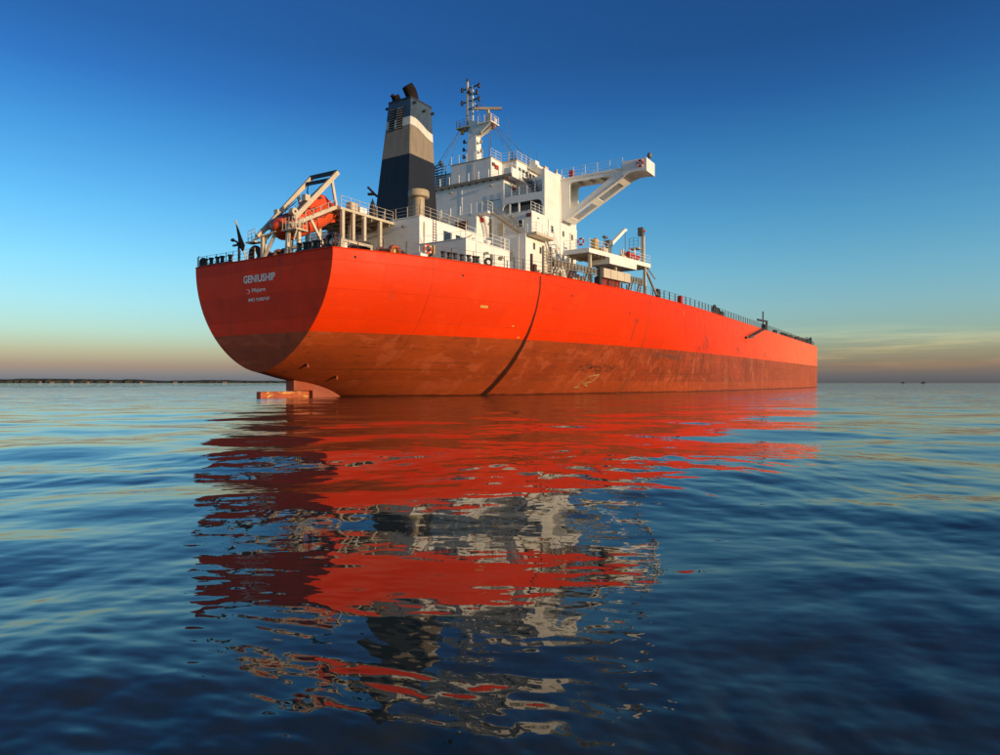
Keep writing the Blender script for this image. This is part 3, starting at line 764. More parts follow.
# bridge deck
bridge_deck = part('bridge_deck', WHITE, ship, (-9.6, 10.0, 38.2, 42.2, 33.56, 33.82), (-15.4, 15.4, 42.2, 49.6, 33.56, 33.80))
for i in range(14): part('deck_bracket', GREY, bridge_deck, (-9 + i * 1.35, -8.85 + i * 1.35, 38.25, 38.6, 33.2, 33.555))
part('deck_edge', BEIGE, bridge_deck, (-9.6, 10.0, 38.1, 38.2, 33.40, 33.80))
rail('railing', [(-9.5, 38.25, 33.82), (7.6, 38.25, 33.82)], WHITE2, bridge_deck, h=1.3, step=1.9, post=.06)
part('side_plate', WHITE2, bridge_deck, (9.9, 10.02, 38.3, 42.2, 33.3, 34.7), (8.6, 9.9, 38.22, 38.32, 33.83, 34.7))
rail('railing', [(9.95, 38.3, 34.7), (9.95, 42.2, 34.7)], WHITE2, bridge_deck, h=.6, step=1.3, wires=1)
stair('stairway', (10.6, 41.2, 33.7), (14.0, 39.6, 30.2), 1.0, (.42, .9, 0), GREY, bridge_deck)
lamp(bridge_deck, 8.8, 38.9, 33.4, REDP, (0, -.3))
# wheelhouse
wheel = part('wheelhouse', WHITE, ship, (-2.6, 5.3, 39.6, 42.9, 33.83, T[6]), (-8.0, 8.0, 42.9, 50.6, 33.83, T[6]), bevel=.05)
for i in range(6): window(wheel, 'star', (8.0, 43.9 + i * 1.12, 35.95), .85, .95, name='bridge_window')
window(wheel, 'aft', (6.7, 42.9, 35.4), 2.0, 1.3, CREAM)
part('hose_box', REDP, wheel, (5.3, 5.55, 40.6, 41.5, 35.9, 36.5)); part('alarm_box', BROWN, wheel, (5.3, 5.5, 39.8, 40.5, 36.2, 36.7))
part('roof_edge', CREAM, wheel, (-8.15, 8.15, 42.75, 50.7, T[6] + .004, T[6] + .14), (-2.7, 5.4, 39.5, 42.75, T[6] + .004, T[6] + .12))
part('roof_overhang', WHITE2, wheel, (8.16, 10.0, 46.2, 51.2, 36.95, 37.3))
rail('railing', [(8.0, 43.0, 37.54), (8.0, 50.5, 37.54)], WHITE2, wheel, h=1.4, step=1.5)
rail('railing', [(-2.5, 39.6, 37.52), (5.2, 39.6, 37.52), (5.2, 42.7, 37.54), (8.0, 43.0, 37.54)], WHITE2, wheel, h=1.4, step=1.7)
rail('railing', [(-8.0, 43.0, 37.54), (-2.5, 42.8, 37.54)], WHITE2, wheel, h=1.4)
part('search_light', CREAM, wheel, (8.6, 9.2, 50.2, 51.4, 37.3, 38.3)); part('locker', WHITE2, wheel, (8.3, 9.6, 46.3, 47.4, 37.3, 38.1))
m = MB()
for t, s, h in ((6.0, 44.0, 1.8), (6.4, 45.2, 1.3), (6.8, 43.6, 1.6)): m.tube([(t, s, 37.5), (t, s, 37.5 + h)], .13); m.box(t - .25, t + .25, s - .25, s + .25, 37.5, 37.9)
m.build('signal_fittings', DARK, wheel)
for t, s, h in ((6.6, 42.9, 7.2), (8.3, 49.0, 3.2), (8.2, 46.4, 3.0), (4.9, 39.7, 5.5)):
    m = MB(); m.tube([(t, s, 37.5), (t, s, 37.5 + h * .6), (t, s, 37.5 + h)], [.06, .045, .02], 5); m.build('whip_antenna', GREY, wheel)
# dark lattice beside the wheelhouse on the port after corner
m = MB()
for t in (-7.0, -5.2): m.beam((t, 39.8, 33.9), (t + .6, 40.2, 38.3), .14, .14); m.beam((t, 41.2, 33.9), (t + .6, 41, 38.3), .14, .14)
for i in range(9): m.beam((-7.0 + i * .06, 39.85 + i * .04, 34.3 + i * .48), (-5.2 + i * .06, 39.85 + i * .04, 34.5 + i * .48), .2, .12); m.beam((-7.0, 39.9, 34.2 + i*.45), (-5.1, 41.2, 34.6 + i * .45), .1, .1)
m.lathe((-5.4, 40.5, 38.2), [(.3, 0), (.35, .5), (.15, .8)], 8)
m.build('lattice_stair', GREY, wheel)

# pipes, cable runs and lamps on the house walls
def wall_run(name, pts, r, mat, parent):
    m = MB(); m.tube(pts, r, 6); return m.build(name, mat, parent)
wall_run('wall_pipe', [(15.82, 39.3, 16), (15.82, 39.3, 26.2)], .07, WHITE2, acc); wall_run('wall_pipe', [(15.82, 43.2, 16), (15.82, 43.2, 31.5), (15.82, 44.0, 32.2)], .06, WHITE2, acc)
wall_run('wall_pipe', [(15.8, 46.6, 17), (15.8, 46.6, 25.5)], .08, CREAM, acc); wall_run('wall_pipe', [(12.2, 32.62, 15.8), (12.2, 32.62, 22.5)], .07, WHITE2, acc)
wall_run('wall_pipe', [(14.6, 32.62, 15.8), (14.6, 32.62, 22.5)], .05, CREAM, acc); wall_run('wall_pipe', [(10.03, 24.9, 19.1), (10.03, 24.9, 22.4)], .06, WHITE2, casing)
wall_run('wall_pipe', [(17.08, 18.4, 15.8), (17.08, 18.4, 18.8)], .06, WHITE2, side_house); wall_run('wall_pipe', [(-5.2, 38.52, 26.6), (-5.2, 38.52, 33.3)], .07, WHITE2, upper)
wall_run('cable_run', [(4.6, 38.52, 26.6), (4.6, 38.52, 30.2), (7.8, 38.52, 30.2)], .045, BEIGE, upper); wall_run('cable_run', [(2.0, 39.52, 34), (2.0, 39.52, 37.2)], .05, BEIGE, wheel)
for t, s_, z_ in ((-1.5, 38.6, 32.6), (6.2, 38.6, 32.6), (12.6, 34.4, 26.0), (12.0, 32.7, 22.0)): lamp(acc, t, s_, z_, BEIGE)
for s_, z_ in ((47.3, 24.9), (47.3, 21.3), (44.2, 24.9), (44.2, 21.3), (47.3, 17.6)): window(acc, 'star', (15.7, s_, z_), .5, .8, CREAM)
door(acc, 'star', (15.7, 45.6, 15.9), 1.0, 2.2, CREAM)

# radar mast
def build_mast():
    cx, cy = .0, 42.6
    m = MB()
    rb = [(-1.2, 41.7), (1.1, 41.7), (1.1, 43.5), (-1.2, 43.5)]; rt = [(-.75, 42.0), (.75, 42.0), (.75, 43.2), (-.75, 43.2)]
    m.add([(x, y, 37.5) for x, y in rb] + [(x, y, 44.0) for x, y in rt], [(0, 1, 5, 4), (1, 2, 6, 5), (2, 3, 7, 6), (3, 0, 4, 7), (4, 5, 6, 7)])
    mast = m.build('radar_mast', WHITE, ship, bevel=.05, label='white signal mast with radar scanner above the wheelhouse')
    m = MB(); m.add([(.4, 42.0, 42.2), (.4, 43.2, 42.2), (3.7, 41.7, 43.9), (3.7, 43.6, 43.9), (-.9, 41.7, 45.3), (-.9, 43.6, 45.3), (1.6, 41.7, 44.6), (1.6, 43.6, 44.6)], [(0, 1, 3, 2), (2, 3, 7, 6), (6, 7, 5, 4), (0, 2, 6), (1, 7, 3), (0, 6, 4), (1, 5, 7)])
    m.build('radar_bracket', WHITE, mast)
    part('platform', WHITE2, mast, (1.4, 4.1, 41.4, 43.9, 44.0, 44.16)); part('platform', CREAM, mast, (-3.1, -.6, 41.6, 43.6, 44.2, 44.36))
    rail('railing', [(1.5, 41.5, 44.16), (4.0, 41.5, 44.16), (4.0, 43.8, 44.16)], WHITE2, mast, h=1.2, step=1.0)
    rail('railing', [(-.7, 41.7, 44.36), (-3.0, 41.7, 44.36), (-3.0, 43.5, 44.36)], GREY, mast, h=1.2, step=.8)
    # twin pole with ladder rungs
    m = MB(); m.beam((-1.4, 42.6, 44), (-1.4, 42.6, 52.2), .28, .28); m.build('mast_pole', CREAM, mast)
    m = MB(); m.beam((-.25, 42.6, 44), (-.35, 42.6, 51.2), .24, .24); m.beam((-.8, 43.4, 44), (-.85, 42.9, 50.6), .16, .16)
    for i in range(14): m.beam((-1.4, 42.6, 44.6 + i * .48), (-.3, 42.6, 44.6 + i * .48), .12, .12)
    for i in range(6): m.beam((-1.4, 42.6, 44.6 + i * .96), (-.3, 42.6, 45.5 + i * .96), .11, .11)
    m.tube([(-.3, 42.6, 49.5), (1.3, 42.6, 44.9)], .06)
    m.build('mast_lattice', WHITE2, mast)
    for z, zz in ((50.9, 51.1), (48.7, 48.9), (49.9, 49.7), (47.4, 47.5)):
        m = MB(); m.beam((-2.5 if z not in (49.9, 47.4) else -1.2, 42.6, z), (1.0 if z not in (49.9, 47.4) else .6, 42.6, zz), .16, .16)
        for t in ((-2.5, .95) if z not in (49.9, 47.4) else (.55,)): m.lathe((t, 42.6, z), [(.22, -.3), (.25, .1), (.16, .45)], 8)
        m.build('signal_yard', DARK, mast)
    m = MB(); m.lathe((-1.4, 42.6, 52.1), [(.2, 0), (.22, .3), (.05, .55)], 8); m.lathe((-.9, 42.4, 50.1), [(.35, 0), (.35, .35)], 8); m.build('mast_lamp', DARK, mast)
    m = MB(); m.box(2.35, 3.0, 42.3, 42.9, 44.16, 45.2); m.beam((2.9, 42.6, 45.1), (2.7, 42.6, 46.5), .4, .4); m.build('radar_pedestal', CREAM, mast)
    m = MB(); m.beam((.8, 41.4, 46.75), (4.6, 43.8, 46.75), .28, .4); m.build('radar_scanner', BEIGE, mast)
    m = MB(); m.box(3.3, 3.7, 41.8, 42.2, 44.1, 45.6); m.lathe((3.9, 43, 44.1), [(.2, 0), (.3, .7), (.1, 1.0)], 8); m.build('nav_lamp', CREAM, mast)
    for z, d in ((41.2, 1), (42.6, 1), (39.7, 1), (41.8, -1), (40.5, -1), (39.3, -1)):
        x0 = d * (.85 if z > 41 else .95); m = MB(); m.beam((x0, 42.3, z), (x0 + d * .9, 42.1, z), .12, .12); m.lathe((x0 + d * .85, 42.1, z), [(.2, -.1), (.24, .2), (.12, .5)], 8); m.build('nav_lamp', DARK if d < 0 else BEIGE, mast)
    m = MB(); m.tube([(-2.2, 42.3, 43.4), (-2.3, 42.3, 44.2)], .3, 8); m.build('horn', YELLOW, mast)
    m = MB(); m.beam((4.0, 42.3, 44.0), (3.9, 42.3, 43.0), .5, .25); m.build('signal_flag', BROWN, mast)
    # stays
    m = MB()
    for a, b in (((-2.5, 42.2, 44.3), (-6.5, 40, 37.5)), ((-2.4, 42, 44.3), (-5.0, 39.8, 37.6)), ((-2.0, 42, 44.3), (-3.2, 39.7, 37.6)), ((3.9, 42.4, 44.2), (8.0, 49.8, 37.8)), ((3.5, 43, 44.0), (4.6, 49, 37.8)), ((3.6, 42.0, 44.0), (5.0, 40, 38.5)), ((-.3, 42.6, 49), (2.6, 42.6, 46.6)), ((3.8, 42.5, 44.0), (6.8, 46, 37.8))):
        m.tube([a, b], .045, 4)
    m.build('stay_wire', GREY, mast)
    return mast
mast = build_mast()

# starboard bridge wing with its open bracket (a matching one to port is out of sight but the wing deck carries on)
def arc_pts(pts, n=4):
    """round each corner of a polygon given as (x, z, radius)"""
    out = []; k = len(pts)
    for i in range(k):
        p = Vector(pts[i][:2]); a = Vector(pts[i-1][:2]); b = Vector(pts[(i+1) % k][:2]); r = pts[i][2]
        if r == 0: out.append(tuple(p)); continue
        da, db = (a - p).normalized(), (b - p).normalized()
        p0, p1 = p + da * r, p + db * r
        for j in range(n + 1):
            u = j / n; out.append(tuple(p0 * (1-u)**2 + p * (2*u*(1-u)) + p1 * u*u))
    return out
def holed_plate(m, outer, hole, y0, y1):
    """plate in the (x, z) plane between two loops matched by angle about the hole's centre"""
    cx = sum(p[0] for p in hole) / len(hole); cz = sum(p[1] for p in hole) / len(hole)
    NA = 96
    def cast(loop, a):
        d = (math.cos(a), math.sin(a)); best = None
        for i in range(len(loop)):
            (x0, z0), (x1, z1) = loop[i], loop[(i+1) % len(loop)]
            ex, ez = x1 - x0, z1 - z0; den = d[0]*ez - d[1]*ex
            if abs(den) < 1e-9: continue
            tt = ((x0-cx)*ez - (z0-cz)*ex) / den; uu = ((x0-cx)*d[1] - (z0-cz)*d[0]) / den
            if tt > 0 and -1e-6 <= uu <= 1 + 1e-6 and (best is None or tt > best): best = tt
        return (cx + d[0]*best, cz + d[1]*best)
    angs = sorted([2*math.pi*i/NA for i in range(NA)] + [math.atan2(z-cz, x-cx) % (2*math.pi) for x, z in outer + hole])
    O_ = [cast(outer, a) for a in angs]; I_ = [cast(hole, a) for a in angs]; n = len(angs)
    vs = [(x, y0, z) for x, z in O_] + [(x, y0, z) for x, z in I_] + [(x, y1, z) for x, z in O_] + [(x, y1, z) for x, z in I_]
    fs = []
    for i in range(n):
        j = (i + 1) % n
        fs += [(i, j, n+j, n+i), (2*n+i, 3*n+i, 3*n+j, 2*n+j), (i, 2*n+i, 2*n+j, j), (n+i, n+j, 3*n+j, 3*n+i)]
    m.add(vs, fs)
def build_wing():
    A, B = 43.5, 46.6            # after and forward plates
    wing = part('bridge_wing', WHITE, ship, (15.72, 29.5, A - .15, B + .15, 33.0, 33.3))
    hole = arc_pts([(17.2, 32.5, .5), (24.3, 32.42, .5), (17.2, 28.1, .7)], 4)
    outer = [(15.72, 32.99), (25.9, 32.99), (26.4, 32.25), (25.8, 32.05), (24.3, 31.3), (21.75, 29.85), (16.95, 27.15), (15.72, 26.7)]
    for nm, a, b in (('after_bracket', A, A + .22), ('forward_bracket', B - .22, B)):
        m = MB(); holed_plate(m, outer, hole, a, b); m.build(nm, WHITE2, wing)
    # sloping flange joining the two brackets, with two long slots
    low, up = Vector((16.4, 0, 26.82)), Vector((26.1, 0, 32.12))
    d = (up - low); nrm = Vector((d.z, 0, -d.x)).normalized() * .18
    def seg(u0, u1, y0, y1, m):
        p, q = low + d*u0, low + d*u1
        vs = [(p.x, y0, p.z), (q.x, y0, q.z), (q.x, y1, q.z), (p.x, y1, p.z)]
        vs += [(x + nrm.x, y, z + nrm.z) for x, y, z in vs]
        m.add(vs, [(3, 2, 1, 0), (4, 5, 6, 7), (0, 1, 5, 4), (1, 2, 6, 5), (2, 3, 7, 6), (3, 0, 4, 7)])
    m = MB(); E = .6; A2, B2 = A - .06, B + .06
    seg(0, 1, A2, A2 + E, m); seg(0, 1, B2 - E, B2, m)
    for u0, u1 in ((0, .09), (.43, .53), (.88, 1)): seg(u0, u1, A2 + E, B2 - E, m)
    m.build('bracket_flange', WHITE2, wing)
    # solid outer end box with a curved underside
    prof = [(25.9, 33.31), (25.9, 34.1), (29.5, 34.1), (29.5, 32.2), (28.6, 32.3), (27.9, 32.36), (27.2, 32.36), (26.6, 32.26), (26.1, 32.12), (26.0, 32.3)]
    m = MB(); m.slab_xz([(25.9, 34.1), (29.5, 34.1), (29.5, 32.2), (28.6, 32.32), (27.8, 32.36), (27.0, 32.3), (26.1, 32.0), (25.9, 32.4)], A - .2, A + .1)
    m.slab_xz([(25.9, 34.1), (29.5, 34.1), (29.5, 32.2), (28.6, 32.32), (27.8, 32.36), (27.0, 32.3), (26.1, 32.0), (25.9, 32.4)], B - .1, B + .2)
    m.box(29.3, 29.52, A - .2, B + .2, 32.2, 34.1)
    for (x0, z0), (x1, z1) in zip([(29.5, 32.22), (28.6, 32.34), (27.8, 32.38), (27.0, 32.32)], [(28.6, 32.34), (27.8, 32.38), (27.0, 32.32), (26.1, 32.02)]):
        m.add([(x0, A, z0), (x1, A, z1), (x1, B, z1), (x0, B, z0), (x0, A, z0 + .12), (x1, A, z1 + .12), (x1, B, z1 + .12), (x0, B, z0 + .12)], [(0, 3, 2, 1), (4, 5, 6, 7), (0, 1, 5, 4), (2, 3, 7, 6), (1, 2, 6, 5), (3, 0, 4, 7)])
    m.build('wing_end', WHITE, wing)
    m = MB()
    for i in range(5): m.box(18 + i * 1.9, 18.12 + i * 1.9, A + .25, B - .25, 32.6, 32.995)
    m.build('deck_beam', CREAM, wing)
    rail('railing', [(15.8, A, 33.3), (25.8, A, 33.3)], WHITE2, wing, h=1.45, step=1.9)
    rail('railing', [(15.8, B, 33.3), (25.8, B, 33.3)], WHITE2, wing, h=1.45, step=1.9)
    part('repeater_box', REDP, wing, (17.0, 17.7, A + .1, A + .6, 33.3, 34.4)); part('wing_lamp', CREAM, wing, (15.25, 15.55, 42.3, 42.6, 33.85, 34.5))
    m = MB(); m.tube([(28.9, B - .3, 34.1), (28.9, B - .3, 35.0)], .08); m.lathe((28.9, B - .3, 34.95), [(.25, 0), (.38, .25), (.36, .55), (.15, .75)], 10); m.build('search_light', GREY, wing, smooth=True)
    return wing
wing = build_wing()

# ------------------------------------------------------------------ starboard boat platform beside the house
def build_platform():
    poly = [(18.7, 38.3), (22.85, 38.3), (25.7, 55.7), (19.6, 55.7)]
    m = MB(); m.prism(poly, 20.35, 21.0); pf = m.build('boat_platform', WHITE, ship)
    m = MB(); m.prism([(20.2, 43.6), (23.75, 43.6), (25.03, 51.2), (21.0, 51.2)], 19.45, 20.346); m.build('machinery_box', WHITE, pf)
    m = MB()
    for i in range(5): m.beam((19, 39.2 + i * .95, 20.2), (22.8 + i * .15, 39.2 + i * .95, 20.2), .12, .28)
    m.build('deck_beam', BEIGE, pf); m = MB()
    for i in range(4): m.beam((20, 52 + i, 20.2), (25.0 + i * .15, 52 + i, 20.2), .12, .28)
    m.build('deck_beam', BEIGE, pf)
    for t, s, r in ((22.5, 39.3, .2), (19.3, 39.0, .2), (25.1, 54.6, .2), (20.4, 54.6, .2), (23.3, 46.8, .18)):
        m = MB(); m.box(t - r, t + r, s - r, s + r, zd(s) - .05, 20.35); m.build('pillar', CREAM, pf)
    m = MB(); m.beam((25.2, 55.0, 19.8), (25.6, 58.6, 16.4), .25, .25); m.beam((25.3, 55.4, 20.3), (25.6, 58.2, 18.9), .14, .14); m.build('brace', BEIGE, pf)
    rail('railing', [(18.8, 38.4, 21), (22.75, 38.4, 21), (23.6, 43.4, 21)], WHITE2, pf, h=1.4, step=1.7)
    rail('railing', [(24.6, 49.6, 21), (25.6, 55.6, 21)], WHITE2, pf, h=1.3, step=1.6)
    # provision crane
    m = MB(); m.lathe((22.3, 46.6, 21), [(.45, 0), (.45, 1.6), (.62, 1.7), (.62, 2.4), (.3, 2.6)], 14); cr = m.build('crane_column', GREENG, pf, smooth=True)
    m = MB(); m.beam((22.3, 47.0, 22.9), (22.4, 52.6, 26.3), .45, .5); m.beam((22.4, 52.3, 26.2), (22.4, 53.2, 26.4), .5, .35); m.build('crane_jib', WHITE2, pf)
    m = MB(); m.tube([(22.4, 53.0, 26.3), (22.4, 53.0, 22.6)], .05); m.box(22.25, 22.55, 52.8, 53.2, 22.2, 22.8); m.build('crane_hook', DARK, pf)
    part('winch_housing', GREENG, pf, (21.6, 22.6, 44.6, 45.9, 21.0, 22.0)); part('control_box', GREY, pf, (22.2, 22.8, 45.6, 46.2, 22.3, 23.4))
    part('motor_cover', CREAM, pf, (22.2, 23.2, 42.6, 44.4, 21.0, 21.8)); part('yellow_locker', YELLOW, pf, (21.8, 22.6, 41.2, 42.2, 21.4, 22.9))
    m = MB(); m.tube([(22.6, 43.4, 21.8), (22.7, 44.4, 23.6)], .09); m.box(22.4, 22.9, 43.9, 45.0, 23.5, 23.75); m.build('flood_light', GREY, pf)
    m = MB()
    for s, h in ((48.3, 1.2), (49.2, 1.6), (50.1, 1.3), (51.2, 1.1)): m.tube([(23.6, s, 21), (23.6, s, 21 + h)], .14, 8); m.box(23.3, 23.9, s - .3, s + .3, 21, 21.5)
    m.build('davit_fittings', CREAM, pf)
    # tall lamp post on the forward corner
    m = MB(); m.box(24.3, 24.8, 55.0, 55.5, 21, 25.6); m.build('lamp_post', CREAM, pf)
    part('post_housing', GREY, pf, (23.9, 24.75, 54.6, 55.4, 25.6, 26.9)); part('post_landing', CREAM, pf, (22.6, 24.28, 53.9, 55.4, 23.4, 23.6))
    rail('railing', [(22.7, 54.0, 23.6), (24.2, 54.0, 23.6)], GREY, pf, h=1.6, step=.8)
    m = MB(); m.tube([(22.8, 54, 21), (22.8, 54, 23.5)], .12); m.tube([(23.6, 54, 21), (23.6, 54, 23.5)], .12); m.build('post_strut', WHITE2, pf)
    m = MB(); m.lathe((24.85, 55.2, 26.1), [(.12, 0), (.2, .2), (.12, .4)], 8); m.build('signal_lamp', ORANGE, pf)
    return pf
platform = build_platform()

# stowed accommodation ladder along the deck edge
def build_gangway():
    p0, p1 = Vector((22.4, 28.3, 17.35)), Vector((25.75, 52.2, 17.6))
    m = MB()
    for dz in (.42, -.42): m.beam(p0 + Vector((0, 0, dz)), p1 + Vector((0, 0, dz)), .12, .16)
    g = m.build('stowed_gangway', GANG, ship, label='beige accommodation ladder stowed along the deck edge')
    m = MB(); m.beam(p0 + Vector((0, 0, .02)), p1 + Vector((0, 0, .02)), .05, .46); m.build('gangway_side', GANG, g)
    m = MB(); n = 30
    for i in range(n):
        a = p0 + (p1 - p0) * (i / n); b = p0 + (p1 - p0) * ((i + 1) / n); m.beam(a + Vector((.06, 0, -.4)), a + Vector((.06, 0, .4)), .06, .1)
    m.build('gangway_post', DARK, g)
    for u in (.02, .2, .36, .52, .86, .98):
        p = p0 + (p1 - p0) * u; b = Vector((td(p.y) - .7, p.y, zd(p.y))); m = MB(); m.beam(b, p + Vector((-.3, 0, .2)), .22, .22); m.beam(b + Vector((0, .9, 0)), p + Vector((-.3, .9, .2)), .14, .14); m.build('gangway_support', BEIGE if u > .3 else BROWN, g)
    for i in range(4):
        s = 39.9 + i * 1.85; t = 24.55 + i * .29
        m = MB(); m.add([(t - .1, s, 16.85), (t + .19, s + 1.75, 16.85), (t + .19, s + 1.75, 18.2), (t - .1, s, 18.2), (t - .9, s, 16.85), (t - .6, s + 1.75, 16.85), (t - .6, s + 1.75, 18.2), (t - .9, s, 18.2)],
            [(0, 1, 2, 3), (7, 6, 5, 4), (0, 3, 7, 4), (1, 5, 6, 2), (3, 2, 6, 7), (0, 4, 5, 1)]); m.build('cover_panel', CREAM, g, bevel=.04)
    m = MB(); m.box(23.7, 24.2, 38.9, 39.6, zd(39), 18.3); m.build('winch_post', DARK, g)
    return g
build_gangway()
m = MB()
for i in range(8): m.beam((22.0, 26.6, 15.9 + i * .38), (22.4, 27.5, 15.9 + i * .38), .08, .16)
for t, s in ((21.9, 26.5), (22.4, 27.6)): m.box(t - .12, t + .12, s - .12, s + .12, 15.7, 19.3)
m.build('pilot_ladder_frame', BEIGE, ship)
m = MB(); m.box(20.7, 20.95, 25.2, 25.5, 15.7, 18.2); m.box(20.8, 21.2, 25.5, 26.1, 15.7, 16.9); m.build('ladder_winch', BROWN, ship)
# crates standing at the deck edge
for i, (s, ln, lab) in enumerate(((41.0, 2.0, 'smaller red-brown steel box under the grey cover panels, nearer the stern'), (44.0, 3.2, 'longer red-brown steel box on the deck edge before the platform pillar'))):
    e = aboard('steel_box', td(s) - .75, s, zd(s), lab, 'box', 'red-brown boxes at the deck edge', Matrix.Rotation(R(-9), 4, 'Z'))
    part('body', BROWN, e, (-.5, .5, -ln/2, ln/2, -.05, 1.15), bevel=.05)
    m = MB()
    for k in range(int(ln / .5)): m.box(.5, .56, -ln/2 + .2 + k * .5, -ln/2 + .32 + k * .5, 0, 1.1)
    m.build('rib', REDP, e)
    part('lid', BROWN, e, (-.55, .55, -ln/2 - .05, ln/2 + .05, 1.154, 1.26))
# yellowish clutter under the gangway
for i in range(12):
    s = 28.5 + i * .95; h = random.uniform(.5, 1.5); w = random.uniform(.2, .5); t = td(s) - random.uniform(1.2, 2.4); part('deck_fitting', CREAM, ship, (t - w, t + w, s - w, s + w, zd(s) - .05, zd(s) + h))
for i in range(10):
    s = 30 + i * 2.2; t = td(s) - random.uniform(.9, 1.8); m = MB(); m.tube([(t, s, 15.7), (t, s, 17.0)], .12, 6); m.box(t - .3, t + .3, s - .2, s + .4, 15.7, 16.2); m.build('deck_fitting', BROWN, ship)

# ------------------------------------------------------------------ lifeboat ramp at the stern
RT, RP = 4.75, -.05
def build_davit():
    dv = MB(); dv.beam((RT, .9, 19.75), (RT, 7.45, 26.55), .34, .5)
    d = dv.build('lifeboat_davit', CREAM, ship, label='cream lifeboat launching frame over the stern')
    m = MB(); m.beam((RP, -.1, 18.1), (RP, 7.75, 26.8), .34, .5); m.build('upper_beam', CREAM, d)
    m = MB(); m.beam((RT, .5, 18.95), (RT + .15, 7.0, 22.35), .32, .42); m.build('lower_beam', CREAM, d)
    m = MB(); m.beam((RP, .5, 18.95), (RP, 7.0, 22.35), .32, .42); m.build('lower_beam', CREAM, d)
    m = MB(); m.beam((RP, 7.6, 26.75), (RT, 7.4, 26.6), .34, .42); m.build('cross_beam', DARK, d)
    m = MB(); m.beam((RP + .3, 6.7, 25.7), (RT - .2, 6.5, 25.5), .22, .4); m.beam((RP + .6, 6.7, 25.6), (RP + .5, 6.6, 24.6), .12, .12); m.tube([(RP + .6, 6.6, 24.7), (1.2, 6.1, 23.8)], .06); m.build('hook_beam', DARK, d)
    for t, p, q in ((RT, (6.5, 25.5), (7.1, 22.5)), (RP, (5.6, 24.4), (6.2, 22.2))):
        m = MB(); m.beam((t, p[0], p[1]), (t + .1, q[0], q[1]), .26, .3); m.build('strut', CREAM, d)
    # legs on the stern rail
    for t, a, b in ((RP + .35, (.35, 15.65), (.35, 18.4)), (RT - .55, (.45, 15.65), (.75, 19.4)), (RT + .5, (1.2, 15.65), (1.2, 19.2)), (RP - .5, (1.2, 15.65), (1.2, 18.6))):
        m = MB(); m.beam((t, *a), (t, *b), .36, .36); m.build('leg', CREAM, d)
    m = MB(); m.beam((RP + .6, .3, 15.7), (2.3, .8, 19.0), .28, .28); m.beam((RP + .3, .5, 17.6), (2.6, .6, 19.3), .2, .24); m.build('leg_brace', CREAM, d)
    m = MB(); m.beam((RP - .8, .0, 17.9), (RP + 2.6, .4, 18.5), .3, .12); m.build('aft_walkway', CREAM, d)
    rail('railing', [(RP - 1.9, .1, 17.75), (RP - .6, .1, 17.9)], CREAM, d, h=1.3, step=.6)
    part('aft_walkway', CREAM, d, (RP - 2.0, RP - .4, -.2, .8, 17.6, 17.75))
    # sheave boxes and winch near the lower end
    part('sheave_box', CREAM, d, (RP - .45, RP + .2, 2.5, 3.2, 21.1, 21.8)); part('sheave_box', CREAM, d, (RT - .4, RT + .2, 2.4, 3.1, 22.1, 22.8))
    m = MB(); m.tube([(RT - .3, .9, 20.5), (RT + .3, .9, 20.5)], .42, 14); m.build('sheave_wheel', CREAM, d)
    part('sheave_hub', DARK, d, (RT - .34, RT + .34, .78, 1.02, 20.38, 20.62))
    m = MB(); m.box(RT - 1.1, RT + 1.2, .2, 1.9, 18.35, 18.5); m.beam((RT + .5, .5, 17.3), (RT + 1.0, .5, 18.35), .14, .14); m.build('boarding_step', CREAM, d)
    rail('railing', [(RT + 1.1, .3, 18.5), (RT + 1.1, 1.8, 18.5)], CREAM, d, h=1.3, step=.5, wires=3)
    rail('railing', [(RT - 1.0, .25, 18.5), (RT + 1.1, .25, 18.5)], CREAM, d, h=1.3, step=.5, wires=3)
    rail('railing', [(RT + .35, 2.3, 20.0), (RT + .45, 6.7, 22.35)], CREAM, d, h=.75, step=1.4, wires=1)
    m = MB(); m.beam((RT + .1, 3.3, 20.1), (RT + .5, 4.7, 17.6), .22, .25); m.beam((RT + .5, 4.7, 17.7), (RP + .4, 3.6, 17.4), .25, .3); m.beam((RT + .5, 4.7, 17.7), (RT + .2, 4.4, 18.4), .3, .4); m.build('cradle_arm', CREAM, d)
    m = MB(); m.tube([(RP + .1, 2.2, 20.5), (1.6, 4.0, 22.8)], .05, 5); m.tube([(RT - .2, 1.2, 20.6), (RT - .5, 5.6, 24.8)], .05, 5); m.build('fall_wire', DARK, d)
    # platform behind, on pillars
    pf = part('boat_deck', CREAM, ship, (-4.0, 5.7, 7.0, 16.26, 22.0, 22.3), label='cream boat deck on pillars behind the lifeboat')
    m = MB()
    for i in range(6): m.beam((-3.9, 7.6 + i * 1.6, 21.82), (5.5, 7.6 + i * 1.6, 21.82), .14, .34)
    for t in (-1.2, 2.4): m.beam((t, 7.1, 21.8), (t, 16.2, 21.8), .18, .36)
    m.build('deck_beam', BEIGE, pf)
    for t, s in ((5.45, 7.5), (5.45, 9.2), (5.45, 11.1), (5.45, 13.9), (-.6, 7.6), (1.7, 7.4), (2.0, 12.2), (-3.6, 7.6), (-3.6, 12.2)):
        m = MB(); m.box(t - .2, t + .2, s - .2, s + .2, 15.65, 21.99); m.build('pillar', CREAM, pf)
    rail('railing', [(5.6, 7.2, 22.3), (5.6, 16.2, 22.3)], CREAM, pf, h=1.4, step=1.4, r=.022, post=.03)
    m = MB(); m.box(5.15, 5.55, 6.0, 6.3, 15.65, 17.3); m.build('pillar', CREAM, pf)
    rail('railing', [(-4, 7.1, 22.3), (-.3, 7.1, 22.3)], WHITE2, pf, h=1.4)
